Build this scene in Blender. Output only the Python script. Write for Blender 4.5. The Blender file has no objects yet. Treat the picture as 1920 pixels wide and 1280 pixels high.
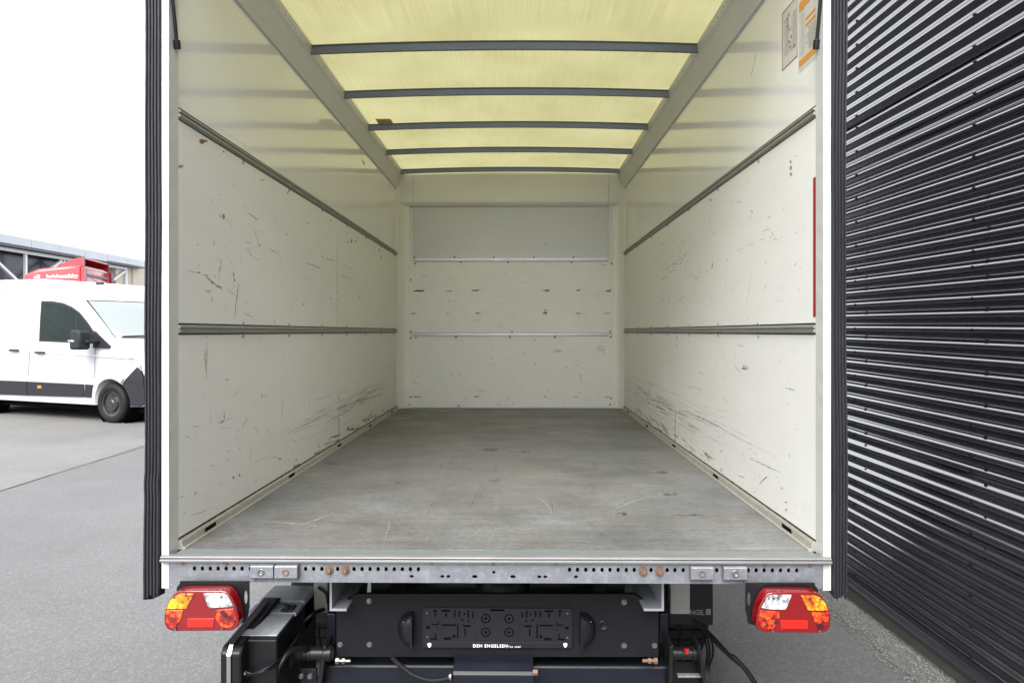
import bpy, bmesh, math, random
from mathutils import Vector, Matrix
from mathutils.geometry import tessellate_polygon

# ------------------------------------------------------------------ camera, world, sun, exposure
sc = bpy.context.scene
COL = sc.collection
H = 1.6                                   # camera height above the yard
FPX = 1280.0                              # focal length in 1920-wide pixels (24 mm full frame)
TH = math.atan(12 / FPX)                  # small yaw to the left
CT, ST = math.cos(TH), math.sin(TH)
HOR = 622.0
cam = bpy.data.cameras.new('camera')
cam.sensor_width = 36.0
cam.lens = 24.0
cam.shift_y = (HOR - 640) / 1920.0
cam.clip_start = 0.05
cam.clip_end = 2000
camo = bpy.data.objects.new('camera', cam)
camo.location = (0, 0, H)
camo.rotation_euler = (math.radians(90), 0, TH)
COL.objects.link(camo)
sc.camera = camo

SUN_EL, SUN_AZ = math.radians(48), math.radians(192)   # azimuth clockwise from +Y: behind and left of the camera
world = bpy.data.worlds.new('World')
sc.world = world
world.use_nodes = True
wn, wl = world.node_tree.nodes, world.node_tree.links
wn.clear()
sky = wn.new('ShaderNodeTexSky'); sky.sky_type = 'NISHITA'; sky.sun_disc = False
sky.sun_elevation = SUN_EL; sky.sun_rotation = SUN_AZ
sky.air_density = 1.0; sky.dust_density = 3.0; sky.ozone_density = 1.0
bw = wn.new('ShaderNodeRGBToBW')
mx = wn.new('ShaderNodeMix'); mx.data_type = 'RGBA'; mx.inputs[0].default_value = 0.93   # cloud cover: nearly grey sky
bg = wn.new('ShaderNodeBackground'); bg.inputs[1].default_value = 0.15
wo = wn.new('ShaderNodeOutputWorld')
wl.new(sky.outputs[0], bw.inputs[0]); wl.new(sky.outputs[0], mx.inputs[6]); wl.new(bw.outputs[0], mx.inputs[7])
cl = wn.new('ShaderNodeMix'); cl.data_type = 'RGBA'; cl.inputs[0].default_value = 0.62   # even cloud layer in front of the clear sky
cl.inputs[7].default_value = (2.95, 3.05, 3.30, 1)
wl.new(mx.outputs[2], cl.inputs[6]); wl.new(cl.outputs[2], bg.inputs[0]); wl.new(bg.outputs[0], wo.inputs[0])

sun = bpy.data.lights.new('sun', 'SUN')
sun.energy = 1.3
sun.angle = math.radians(40)
sun.color = (1.0, 0.97, 0.93)
suno = bpy.data.objects.new('sun', sun)
sd = Vector((math.sin(SUN_AZ) * math.cos(SUN_EL), math.cos(SUN_AZ) * math.cos(SUN_EL), math.sin(SUN_EL)))
suno.rotation_euler = sd.to_track_quat('Z', 'Y').to_euler()
suno.location = (0, 0, 20)
COL.objects.link(suno)

sc.view_settings.view_transform = 'Standard'
sc.view_settings.look = 'None'
sc.view_settings.gamma = 1.0
sc.view_settings.use_curve_mapping = False
sc.view_settings.exposure = 2.3
sc.render.engine = 'CYCLES'
sc.cycles.max_bounces = 14
sc.cycles.diffuse_bounces = 8
sc.cycles.glossy_bounces = 6
sc.cycles.transmission_bounces = 8
sc.cycles.transparent_max_bounces = 12
sc.cycles.use_denoising = True
sc.cycles.sample_clamp_indirect = 8.0

# ------------------------------------------------------------------ materials
MT = {}
def mat(name, col, rough=0.5, metal=0.0, var=None, var2=None, bump=None, coat=0.0, spec=0.5, stretch=(1, 1, 1),
        col2=None, rvar=0.0, alpha=None):
    """procedural principled material: colour varied by one or two noises, optional bump"""
    m = bpy.data.materials.new(name); m.use_nodes = True
    n, l = m.node_tree.nodes, m.node_tree.links
    b = n['Principled BSDF']
    b.inputs['Roughness'].default_value = rough
    b.inputs['Metallic'].default_value = metal
    b.inputs['Specular IOR Level'].default_value = spec
    if coat:
        b.inputs['Coat Weight'].default_value = coat
        b.inputs['Coat Roughness'].default_value = 0.06
    tc = n.new('ShaderNodeTexCoord'); mp = n.new('ShaderNodeMapping')
    mp.inputs['Scale'].default_value = stretch
    l.new(tc.outputs['Object'], mp.inputs[0])
    rgb = n.new('ShaderNodeRGB'); rgb.outputs[0].default_value = (*col, 1)
    cur = rgb.outputs[0]
    first = None
    for k, v in enumerate((var, var2)):
        if not v:
            continue
        s, amt = v[0], v[1]
        nz = n.new('ShaderNodeTexNoise'); nz.inputs['Scale'].default_value = s
        nz.inputs['Detail'].default_value = 6; nz.inputs['Roughness'].default_value = 0.65
        l.new(mp.outputs[0], nz.inputs['Vector'])
        rp = n.new('ShaderNodeMapRange')
        rp.inputs[1].default_value = 0.3; rp.inputs[2].default_value = 0.7
        l.new(nz.outputs[0], rp.inputs[0])
        if first is None:
            first = rp.outputs[0]
        mi = n.new('ShaderNodeMix'); mi.data_type = 'RGBA'
        l.new(rp.outputs[0], mi.inputs[0])
        if len(v) > 2:                      # blend towards a second colour
            l.new(cur, mi.inputs[6]); mi.inputs[7].default_value = (*v[2], 1)
            ms = n.new('ShaderNodeMath'); ms.operation = 'MULTIPLY'; ms.inputs[1].default_value = amt
            l.new(rp.outputs[0], ms.inputs[0]); l.new(ms.outputs[0], mi.inputs[0])
        else:
            mi.blend_type = 'MULTIPLY'; mi.inputs[0].default_value = 1.0
            r2 = n.new('ShaderNodeMapRange'); r2.inputs[3].default_value = 1 - amt; r2.inputs[4].default_value = 1 + amt
            l.new(rp.outputs[0], r2.inputs[0])
            l.new(cur, mi.inputs[6]); l.new(r2.outputs[0], mi.inputs[7])
        cur = mi.outputs[2]
    l.new(cur, b.inputs['Base Color'])
    if rvar and first is not None:
        r3 = n.new('ShaderNodeMapRange'); r3.inputs[3].default_value = max(0.02, rough - rvar); r3.inputs[4].default_value = rough + rvar
        l.new(first, r3.inputs[0]); l.new(r3.outputs[0], b.inputs['Roughness'])
    if bump:
        nb = n.new('ShaderNodeTexNoise'); nb.inputs['Scale'].default_value = bump[0]; nb.inputs['Detail'].default_value = 4
        l.new((tc.outputs['Object'] if len(bump) > 3 else mp.outputs[0]), nb.inputs['Vector'])
        bp = n.new('ShaderNodeBump'); bp.inputs['Strength'].default_value = bump[1]; bp.inputs['Distance'].default_value = bump[2]
        l.new(nb.outputs[0], bp.inputs['Height']); l.new(bp.outputs[0], b.inputs['Normal'])
    if alpha is not None:                   # worn, broken-up film (scuffs, rust bleed)
        na = n.new('ShaderNodeTexNoise'); na.inputs['Scale'].default_value = alpha[0]; na.inputs['Detail'].default_value = 5
        l.new(mp.outputs[0], na.inputs['Vector'])
        ra = n.new('ShaderNodeMapRange'); ra.inputs[1].default_value = 0.35; ra.inputs[2].default_value = 0.65
        ra.inputs[3].default_value = alpha[1]; ra.inputs[4].default_value = alpha[2]
        l.new(na.outputs[0], ra.inputs[0]); l.new(ra.outputs[0], b.inputs['Alpha'])
    MT[name] = m
    return m

mat('ply_white', (.70, .70, .675), .42, var=(1.1, .09), var2=(7, .24, (.57, .555, .51)), bump=(90, .12, .002), stretch=(1, .35, 1))
mat('ply_grey', (.50, .52, .525), .30, var=(1.3, .05), var2=(70, .04), bump=(120, .08, .001))
mat('grp_white', (.70, .70, .68), .12, var=(.9, .04), bump=(9, .10, .004), coat=.35)
mat('post_white', (.46, .46, .445), .35, var=(6, .05), var2=(80, .12, (.5, .49, .44)), bump=(60, .1, .001))
mat('edge_alu', (.30, .295, .265), .42, metal=.2, var=(5, .15), var2=(30, .35, (.16, .14, .10)))
mat('cream_paint', (.67, .665, .62), .40, var=(2, .06), var2=(25, .10, (.48, .44, .34)))
mat('cove_alu', (.55, .55, .53), .38, var=(3, .05), var2=(40, .08))
mat('alu', (.46, .47, .48), .38, metal=.85, var=(14, .10), var2=(120, .12), rvar=.08, stretch=(1, .5, 1))
mat('alu_worn', (.27, .275, .28), .45, metal=.6, var=(8, .2), var2=(70, .45, (.22, .21, .22)), rvar=.1, stretch=(.35, 1, 1))
mat('alu_tread', (.17, .195, .20), .42, metal=.35, var=(9, .08), var2=(90, .15), stretch=(.3, 1, 1))
mat('rail_alu', (.31, .31, .29), .42, metal=.55, var=(12, .1), var2=(60, .08))
mat('galv', (.165, .173, .19), .46, metal=.35, var=(16, .32), var2=(90, .40), rvar=.10, bump=(60, .2, .001))
mat('galv_bow', (.17, .19, .21), .40, metal=.5, var=(10, .08), var2=(60, .08))
mat('channel_steel', (.28, .29, .31), .45, metal=.3, var=(8, .12), var2=(60, .1))
mat('rubber', (.012, .012, .016), .5, spec=.3, var=(12, .3), var2=(70, .22, (.05, .05, .056)), bump=(90, .15, .002), stretch=(1, 1, .15))
mat('black_plastic', (.006, .006, .0075), .36, spec=.28, var=(8, .15), bump=(180, .12, .001))
mat('black_panel', (.006, .0065, .008), .55, spec=.16, var=(4, .15), var2=(60, .3, (.012, .0125, .014)), bump=(120, .12, .001), stretch=(1, 1, .12))
mat('black_steel', (.006, .006, .007), .36, spec=.25, var=(9, .25), var2=(50, .15, (.03, .024, .018)), bump=(70, .12, .001))
mat('blue_black_steel', (.006, .0075, .013), .32, spec=.25, var=(9, .2), var2=(60, .12, (.03, .027, .024)))
mat('skylit_lid', (.26, .275, .30), .35, var=(5, .2), var2=(40, .3))  # pale grey-blue base paints in skylight on top of the black lift box
mat('holder_plastic', (.012, .012, .015), .30, spec=.25, var=(8, .15))
mat('outer_dark', (.26, .263, .27), .35, var=(2, .1))
mat('tyre', (.007, .007, .0075), .70, spec=.25, var=(9, .2), bump=(60, .2, .003))
mat('chrome', (.45, .445, .43), .22, metal=1.0, var=(20, .06))
mat('zinc', (.17, .17, .165), .38, metal=.8, var=(30, .15))
mat('rust_bolt', (.12, .062, .038), .62, metal=.25, var=(60, .3), var2=(160, .6, (.20, .14, .10)), bump=(150, .4, .002))
mat('dark_hole', (.003, .003, .003), .8, spec=.03)
mat('tape_red', (.30, .006, .008), .35)
mat('paper_white', (.50, .50, .47), .35)
mat('ink_dark', (.12, .12, .12), .5)
mat('ink_red', (.42, .10, .09), .5)
mat('ink_orange', (.60, .24, .02), .4)
mat('cardboard', (.42, .30, .14), .7)
mat('mark_wood', (.36, .20, .105), .75, var=(120, .35), alpha=(70, .6, 1.0))
mat('mark_dark', (.055, .052, .048), .6, alpha=(60, .1, .9))
mat('mark_grey', (.26, .255, .235), .6, alpha=(45, .0, .35))
mat('mark_rust', (.27, .12, .045), .8, alpha=(40, .05, .75))
mat('mark_stain', (.085, .055, .035), .6, alpha=(40, .0, .6))
mat('mark_scrape', (.13, .125, .115), .6, stretch=(1, .10, 1), alpha=(38, .0, .5))
mat('mark_light', (.42, .415, .40), .5, alpha=(50, .0, .6))
mat('mark_haze', (.30, .295, .28), .6, alpha=(11, .0, .30))
mat('mark_floor', (.045, .043, .038), .55, alpha=(35, .0, .65))
mat('lens_red', (.15, .0015, .003), .16, var=(30, .15), coat=.6)
mat('lens_red_rim', (.24, .004, .008), .18, coat=.6)
mat('lens_reflector', (.36, .008, .003), .20, var=(26, .12), coat=.5, bump=(600, .3, .001))
mat('lens_bulb', (.12, .001, .002), .14, var=(34, .95, (.62, .045, .006)), var2=(60, .4, (.05, 0, .004)), coat=.7, bump=(80, .5, .004))
mat('lens_amber', (.50, .10, .002), .14, var=(70, .8, (.75, .24, .006)), var2=(40, .5, (.16, .015, .0)), coat=.7, bump=(110, .7, .004))
mat('lens_clear', (.55, .56, .58), .12, metal=.35, var=(60, .7, (.14, .145, .16)), var2=(110, .2), coat=.8, bump=(110, .9, .004))
mat('lettering_white', (.75, .75, .75), .5)
mat('lettering_grey', (.16, .16, .165), .5)
mat('arch_grey', (.30, .30, .28), .55, var=(9, .1), var2=(40, .2, (.12, .11, .09)))
mat('clad_black', (.004, .004, .008), .10, var=(2, .1), coat=1.0, spec=.5)
mat('flash_black', (.018, .018, .022), .22, var=(4, .1), var2=(40, .1), coat=.4)
mat('concrete', (.17, .167, .145), .85, var=(5, .25), var2=(40, .35, (.10, .10, .075)), bump=(60, .35, .004))
mat('pebble', (.12, .118, .11), .8, var=(14, .45), var2=(60, .4, (.24, .235, .22)))
mat('van_white', (.37, .38, .395), .22, coat=.6)
mat('van_seam', (.07, .07, .075), .5)
mat('van_grey_plastic', (.014, .015, .019), .55, spec=.3, var=(20, .1))
mat('van_glass', (.004, .009, .0085), .05, spec=.12, var=(3, .5), var2=(7, .35, (.016, .028, .025)))
mat('van_screen', (.19, .215, .215), .05, coat=.8)
mat('van_rim', (.012, .012, .014), .25, coat=.5)
mat('handle_shadow', (.55, .56, .58), .3)
mat('cab_red', (.36, .010, .016), .28, coat=.5, var=(3, .06))
mat('cab_grey', (.10, .10, .11), .5)
mat('hall_clad', (.62, .66, .68), .45, var=(.8, .06))
mat('hall_fascia', (.46, .50, .54), .4, var=(.8, .10))
mat('hall_soffit', (.17, .18, .19), .6)
mat('hall_dark', (.025, .027, .045), .25)
mat('hall_steel', (.74, .75, .77), .5)
mat('hall_beige', (.55, .50, .41), .8, var=(4, .06))

def lens_material(name, cols, scale, rough=.12):
    """moulded lens: facet cells of different reflection strength under a clear gloss"""
    m = bpy.data.materials.new(name); m.use_nodes = True
    n, l = m.node_tree.nodes, m.node_tree.links
    b = n['Principled BSDF']; b.inputs['Roughness'].default_value = rough
    b.inputs['Coat Weight'].default_value = .7; b.inputs['Coat Roughness'].default_value = .08
    tc = n.new('ShaderNodeTexCoord'); mp = n.new('ShaderNodeMapping'); mp.inputs['Scale'].default_value = (1, 1, 1)
    l.new(tc.outputs['Object'], mp.inputs[0])
    vo = n.new('ShaderNodeTexVoronoi'); vo.inputs['Scale'].default_value = scale; vo.inputs['Randomness'].default_value = .75
    nz = n.new('ShaderNodeTexNoise'); nz.inputs['Scale'].default_value = 22; nz.inputs['Detail'].default_value = 2
    l.new(mp.outputs[0], vo.inputs['Vector']); l.new(mp.outputs[0], nz.inputs['Vector'])
    bwn = n.new('ShaderNodeRGBToBW'); l.new(vo.outputs['Color'], bwn.inputs[0])
    ad = n.new('ShaderNodeMath'); ad.operation = 'MULTIPLY_ADD'; ad.inputs[1].default_value = .62
    s2 = n.new('ShaderNodeMath'); s2.operation = 'MULTIPLY_ADD'; s2.inputs[1].default_value = 1.5; s2.inputs[2].default_value = -.55
    l.new(nz.outputs[0], s2.inputs[0]); l.new(bwn.outputs[0], ad.inputs[0]); l.new(s2.outputs[0], ad.inputs[2])
    rp = n.new('ShaderNodeValToRGB'); e = rp.color_ramp.elements
    e[0].position = .12; e[0].color = (*cols[0], 1); e[1].position = .85; e[1].color = (*cols[2], 1)
    k = e.new(.45); k.color = (*cols[1], 1)
    l.new(ad.outputs[0], rp.inputs[0]); l.new(rp.outputs[0], b.inputs['Base Color'])
    bp = n.new('ShaderNodeBump'); bp.inputs['Strength'].default_value = .5; bp.inputs['Distance'].default_value = .003
    l.new(vo.outputs['Distance'], bp.inputs['Height']); l.new(bp.outputs[0], b.inputs['Normal'])
    MT[name] = m
lens_material('lens_bulb', [(.035, .0005, .003), (.22, .006, .003), (.85, .10, .008)], 85)
lens_material('lens_amber', [(.14, .016, .001), (.55, .13, .002), (.90, .34, .01)], 110)
lens_material('lens_clear', [(.06, .06, .07), (.26, .27, .29), (.62, .63, .65)], 105)

def roof_material():
    m = bpy.data.materials.new('roof_grp'); m.use_nodes = True
    n, l = m.node_tree.nodes, m.node_tree.links
    n.clear()
    out = n.new('ShaderNodeOutputMaterial'); tr = n.new('ShaderNodeBsdfTranslucent'); df = n.new('ShaderNodeBsdfDiffuse')
    gl = n.new('ShaderNodeBsdfGlossy'); m1 = n.new('ShaderNodeMixShader'); m2 = n.new('ShaderNodeMixShader')
    tc = n.new('ShaderNodeTexCoord'); mp = n.new('ShaderNodeMapping'); mp.inputs['Scale'].default_value = (220, 2.2, 1)
    nz = n.new('ShaderNodeTexNoise'); nz.inputs['Scale'].default_value = 1.0; nz.inputs['Detail'].default_value = 3
    n2 = n.new('ShaderNodeTexNoise'); n2.inputs['Scale'].default_value = 2.2; n2.inputs['Detail'].default_value = 6
    l.new(tc.outputs['Object'], mp.inputs[0]); l.new(mp.outputs[0], nz.inputs['Vector']); l.new(tc.outputs['Object'], n2.inputs['Vector'])
    ad = n.new('ShaderNodeMath'); ad.operation = 'ADD'; l.new(nz.outputs[0], ad.inputs[0]); l.new(n2.outputs[0], ad.inputs[1])
    rp = n.new('ShaderNodeMapRange'); rp.inputs[1].default_value = .7; rp.inputs[2].default_value = 1.3
    l.new(ad.outputs[0], rp.inputs[0])
    mi = n.new('ShaderNodeMix'); mi.data_type = 'RGBA'
    mi.inputs[6].default_value = (.200, .190, .088, 1); mi.inputs[7].default_value = (.278, .265, .142, 1)
    l.new(rp.outputs[0], mi.inputs[0]); l.new(mi.outputs[2], tr.inputs[0])
    df.inputs[0].default_value = (.40, .37, .22, 1)
    gl.inputs[0].default_value = (.8, .8, .8, 1); gl.inputs['Roughness'].default_value = .35
    m1.inputs[0].default_value = .28; m2.inputs[0].default_value = .03
    l.new(tr.outputs[0], m1.inputs[1]); l.new(df.outputs[0], m1.inputs[2])
    l.new(m1.outputs[0], m2.inputs[1]); l.new(gl.outputs[0], m2.inputs[2]); l.new(m2.outputs[0], out.inputs[0])
    MT['roof_grp'] = m
roof_material()
for q_, v_ in (('Coat IOR', 2.7), ('IOR', 1.75)): MT['clad_black'].node_tree.nodes['Principled BSDF'].inputs[q_].default_value = v_

def asphalt_material(name, base, warm=0.0, agg=.25):
    m = bpy.data.materials.new(name); m.use_nodes = True
    n, l = m.node_tree.nodes, m.node_tree.links
    b = n['Principled BSDF']; b.inputs['Roughness'].default_value = .62
    tc = n.new('ShaderNodeTexCoord')
    vo = n.new('ShaderNodeTexVoronoi'); vo.inputs['Scale'].default_value = 95
    v2 = n.new('ShaderNodeTexVoronoi'); v2.inputs['Scale'].default_value = 210
    nz = n.new('ShaderNodeTexNoise'); nz.inputs['Scale'].default_value = .55; nz.inputs['Detail'].default_value = 8; nz.inputs['Roughness'].default_value = .6
    for t in (vo, v2, nz):
        l.new(tc.outputs['Object'], t.inputs['Vector'])
    hs = n.new('ShaderNodeRGBToBW'); l.new(vo.outputs['Color'], hs.inputs[0])
    h2 = n.new('ShaderNodeRGBToBW'); l.new(v2.outputs['Color'], h2.inputs[0])
    mu = n.new('ShaderNodeMath'); mu.operation = 'MULTIPLY'; l.new(hs.outputs[0], mu.inputs[0]); l.new(h2.outputs[0], mu.inputs[1])
    rp = n.new('ShaderNodeValToRGB')
    e = rp.color_ramp.elements
    e[0].position = .05; e[0].color = (base * .84, base * .84, base * .85, 1)
    e[1].position = .75; e[1].color = (base * 1.75, base * (1.75 - .06 * warm), base * (1.7 - .2 * warm), 1)
    k = e.new(.30); k.color = (base, base * (1 - .02 * warm), base * (1 - .07 * warm), 1)
    l.new(mu.outputs[0], rp.inputs[0])
    r2 = n.new('ShaderNodeMapRange'); r2.inputs[1].default_value = .3; r2.inputs[2].default_value = .7; r2.inputs[3].default_value = .82; r2.inputs[4].default_value = 1.16
    l.new(nz.outputs[0], r2.inputs[0])
    mi = n.new('ShaderNodeMix'); mi.data_type = 'RGBA'; mi.blend_type = 'MULTIPLY'; mi.inputs[0].default_value = 1
    l.new(rp.outputs[0], mi.inputs[6]); l.new(r2.outputs[0], mi.inputs[7]); l.new(mi.outputs[2], b.inputs['Base Color'])
    bp = n.new('ShaderNodeBump'); bp.inputs['Strength'].default_value = agg; bp.inputs['Distance'].default_value = .006
    l.new(vo.outputs['Distance'], bp.inputs['Height']); l.new(bp.outputs[0], b.inputs['Normal'])
    MT[name] = m
asphalt_material('asphalt', .102)
asphalt_material('asphalt_warm', .128, warm=1.0)
asphalt_material('asphalt_tar', .082)
asphalt_material('gravel_bed', .11, warm=.6, agg=.9)

def floor_material():
    m = bpy.data.materials.new('floor_board'); m.use_nodes = True
    n, l = m.node_tree.nodes, m.node_tree.links
    b = n['Principled BSDF']
    tc = n.new('ShaderNodeTexCoord')
    def noise(scale, st, det=5, rough=.6, rot=0.0):
        mp = n.new('ShaderNodeMapping'); mp.inputs['Scale'].default_value = st; mp.inputs['Rotation'].default_value = (0, 0, rot)
        l.new(tc.outputs['Object'], mp.inputs[0])
        z = n.new('ShaderNodeTexNoise'); z.inputs['Scale'].default_value = scale; z.inputs['Detail'].default_value = det; z.inputs['Roughness'].default_value = rough
        l.new(mp.outputs[0], z.inputs['Vector']); return z.outputs[0]
    def rng(s, a, bb, c, d):
        r = n.new('ShaderNodeMapRange'); r.inputs[1].default_value = a; r.inputs[2].default_value = bb; r.inputs[3].default_value = c; r.inputs[4].default_value = d
        l.new(s, r.inputs[0]); return r.outputs[0]
    def mul(a, bb):
        q = n.new('ShaderNodeMath'); q.operation = 'MULTIPLY'; l.new(a, q.inputs[0]); l.new(bb, q.inputs[1]); return q.outputs[0]
    blot = rng(noise(1.9, (1, 1, 1), 9, .72), .3, .7, .62, 1.30)
    grain = rng(noise(14, (.35, 6, 1), 4), .3, .7, .82, 1.16)
    fine = rng(noise(110, (.5, 1.4, 1), 3), .3, .7, .70, 1.30)
    s1 = rng(noise(6, (.4, 9, 1), 3, .5, 1.05), .66, .74, 1.0, 1.30)
    s2 = rng(noise(5, (.3, 11, 1), 3, .5, -.9), .67, .75, 1.0, 1.22)
    s3 = rng(noise(5, (.25, 12, 1), 3, .5, .45), .62, .74, 1.0, .70)
    f = mul(mul(mul(blot, grain), mul(fine, s1)), mul(s2, s3))
    mi = n.new('ShaderNodeMix'); mi.data_type = 'RGBA'; mi.blend_type = 'MULTIPLY'; mi.inputs[0].default_value = 1
    mb = n.new('ShaderNodeMix'); mb.data_type = 'RGBA'
    mb.inputs[6].default_value = (.122, .124, .125, 1); mb.inputs[7].default_value = (.112, .107, .099, 1)
    l.new(rng(noise(1.7, (1, 1.4, 1), 8), .42, .7, 0, 1), mb.inputs[0])
    l.new(mb.outputs[2], mi.inputs[6]); l.new(f, mi.inputs[7]); l.new(mi.outputs[2], b.inputs['Base Color'])
    l.new(rng(noise(3, (1, 1, 1), 6), .3, .7, .36, .55), b.inputs['Roughness'])
    bp = n.new('ShaderNodeBump'); bp.inputs['Strength'].default_value = .12; bp.inputs['Distance'].default_value = .001
    l.new(noise(350, (1, 1, 1), 2), bp.inputs['Height']); l.new(bp.outputs[0], b.inputs['Normal'])
    MT['floor_board'] = m
floor_material()

# ------------------------------------------------------------------ mesh helpers
class MB:
    """collects shapes in world (or local) coordinates; build() links them as ONE mesh object"""
    def __init__(s): s.v = []; s.f = []
    def add(s, vs, fs):
        k = len(s.v); s.v += [tuple(p) for p in vs]; s.f += [tuple(i + k for i in f) for f in fs]; return s
    def box(s, x0, x1, y0, y1, z0, z1):
        vs = [(x, y, z) for z in (z0, z1) for y in (y0, y1) for x in (x0, x1)]
        return s.add(vs, [(0, 2, 3, 1), (4, 5, 7, 6), (0, 1, 5, 4), (2, 6, 7, 3), (0, 4, 6, 2), (1, 3, 7, 5)])
    def prism(s, outer, plane, a0, a1, holes=()):
        loops = [list(outer)] + [list(h) for h in holes]
        fl = [p for lp in loops for p in lp]
        tri = tessellate_polygon([[Vector((p[0], p[1], 0)) for p in lp] for lp in loops])
        def P(p, a):
            return {'xz': (p[0], a, p[1]), 'yz': (a, p[0], p[1]), 'xy': (p[0], p[1], a)}[plane]
        N = len(fl)
        vs = [P(p, a0) for p in fl] + [P(p, a1) for p in fl]
        fs = [tuple(t) for t in tri] + [tuple(i + N for i in reversed(t)) for t in tri]
        k = 0
        for lp in loops:
            m = len(lp)
            for i in range(m):
                j = (i + 1) % m
                fs.append((k + i, k + j, k + j + N, k + i + N))
            k += m
        return s.add(vs, fs)
    def cyl(s, p0, p1, r0, r1=None, n=16, caps=True):
        r1 = r0 if r1 is None else r1
        p0, p1 = Vector(p0), Vector(p1); d = (p1 - p0).normalized()
        a = d.orthogonal().normalized(); b = d.cross(a)
        vs = []
        for p, r in ((p0, r0), (p1, r1)):
            for i in range(n):
                t = 2 * math.pi * i / n
                vs.append(p + (a * math.cos(t) + b * math.sin(t)) * r)
        fs = [(i, (i + 1) % n, n + (i + 1) % n, n + i) for i in range(n)]
        if caps: fs += [tuple(range(n - 1, -1, -1)), tuple(range(n, 2 * n))]
        return s.add(vs, fs)
    def lathe(s, prof, c, axis='y', n=32):
        vs, fs = [], []
        for i in range(n):
            t = 2 * math.pi * i / n
            for (r, a) in prof:
                if axis == 'y': vs.append((c[0] + r * math.cos(t), c[1] + a, c[2] + r * math.sin(t)))
                elif axis == 'x': vs.append((c[0] + a, c[1] + r * math.cos(t), c[2] + r * math.sin(t)))
                else: vs.append((c[0] + r * math.cos(t), c[1] + r * math.sin(t), c[2] + a))
        m = len(prof)
        for i in range(n):
            for j in range(m - 1):
                q = (i + 1) % n
                fs.append((i * m + j, q * m + j, q * m + j + 1, i * m + j + 1))
        return s.add(vs, fs)
    def tube(s, pts, r, n=8, sub=6):
        pts = [Vector(p) for p in pts]
        P = []
        if len(pts) > 2:
            for i in range(len(pts) - 1):
                a = pts[max(i - 1, 0)]; b = pts[i]; c = pts[i + 1]; d = pts[min(i + 2, len(pts) - 1)]
                for k in range(sub):
                    t = k / sub
                    P.append(.5 * ((2 * b) + (c - a) * t + (2 * a - 5 * b + 4 * c - d) * t * t + (3 * b - a - 3 * c + d) * t ** 3))
            P.append(pts[-1])
        else: P = pts
        vs, fs = [], []
        up = Vector((.13, .37, .91))
        for i, p in enumerate(P):
            d = (P[min(i + 1, len(P) - 1)] - P[max(i - 1, 0)]).normalized()
            a = d.cross(up).normalized(); b = d.cross(a)
            for k in range(n):
                t = 2 * math.pi * k / n
                vs.append(p + (a * math.cos(t) + b * math.sin(t)) * r)
        for i in range(len(P) - 1):
            for k in range(n):
                q = (k + 1) % n
                fs.append((i * n + k, i * n + q, (i + 1) * n + q, (i + 1) * n + k))
        fs += [tuple(range(n)), tuple(range((len(P) - 1) * n, len(P) * n))]
        return s.add(vs, fs)
    def mesh(s, name, off=(0, 0, 0), normals=True):
        me = bpy.data.meshes.new(name)
        me.from_pydata([(x - off[0], y - off[1], z - off[2]) for x, y, z in s.v], [], s.f)
        if normals:
            bm = bmesh.new(); bm.from_mesh(me)
            bmesh.ops.recalc_face_normals(bm, faces=bm.faces)
            bm.to_mesh(me); bm.free()
        return me
    def build(s, name, m, parent=None, off=(0, 0, 0), bevel=0.0, smooth=False, normals=True):
        me = s.mesh(name, off, normals)
        me.materials.append(MT[m])
        if smooth:
            me.shade_smooth() if hasattr(me, 'shade_smooth') else None
            for p in me.polygons: p.use_smooth = True
        o = bpy.data.objects.new(name, me); COL.objects.link(o)
        if parent: o.parent = parent
        if bevel:
            b = o.modifiers.new('bevel', 'BEVEL'); b.width = bevel; b.segments = 2; b.limit_method = 'ANGLE'; b.angle_limit = math.radians(35)
        return o

def tag(o, label=None, cat=None, group=None, kind=None):
    if label: o['label'] = label
    if cat: o['category'] = cat
    if group: o['group'] = group
    if kind: o['kind'] = kind
    return o
def empty(name, loc, rot=(0, 0, 0)):
    o = bpy.data.objects.new(name, None); o.location = loc; o.rotation_euler = rot
    o.empty_display_size = .2; COL.objects.link(o); return o
def inst(src, name, loc, parent, rot=(0, 0, 0)):
    o = bpy.data.objects.new(name, src.data); o.location = loc; o.rotation_euler = rot
    COL.objects.link(o); o.parent = parent; return o
def smooth_by_angle(o, deg=40):
    for p in o.data.polygons: p.use_smooth = True
    try: o.data.set_sharp_from_angle(angle=math.radians(deg))
    except Exception: pass
    return o
def text_mesh(s, size, at3, name, m, parent, off, thick=.0006, bold=0.0, space=1.0):
    cu = bpy.data.curves.new(name, 'FONT'); cu.body = s; cu.size = size; cu.extrude = thick; cu.offset = bold
    cu.align_x = 'CENTER'; cu.space_character = space; cu.resolution_u = 2
    t = bpy.data.objects.new(name, cu); COL.objects.link(t)
    dg = bpy.context.evaluated_depsgraph_get(); dg.update()
    me = bpy.data.meshes.new_from_object(t.evaluated_get(dg))
    bpy.data.objects.remove(t); bpy.data.curves.remove(cu)
    for v in me.vertices:
        x, y, z = v.co
        v.co = (at3[0] + x - off[0], at3[1] - z - off[1], at3[2] + y - off[2])
    me.materials.clear(); me.materials.append(MT[m])
    o = bpy.data.objects.new(name, me); COL.objects.link(o); o.parent = parent
    return o
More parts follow.
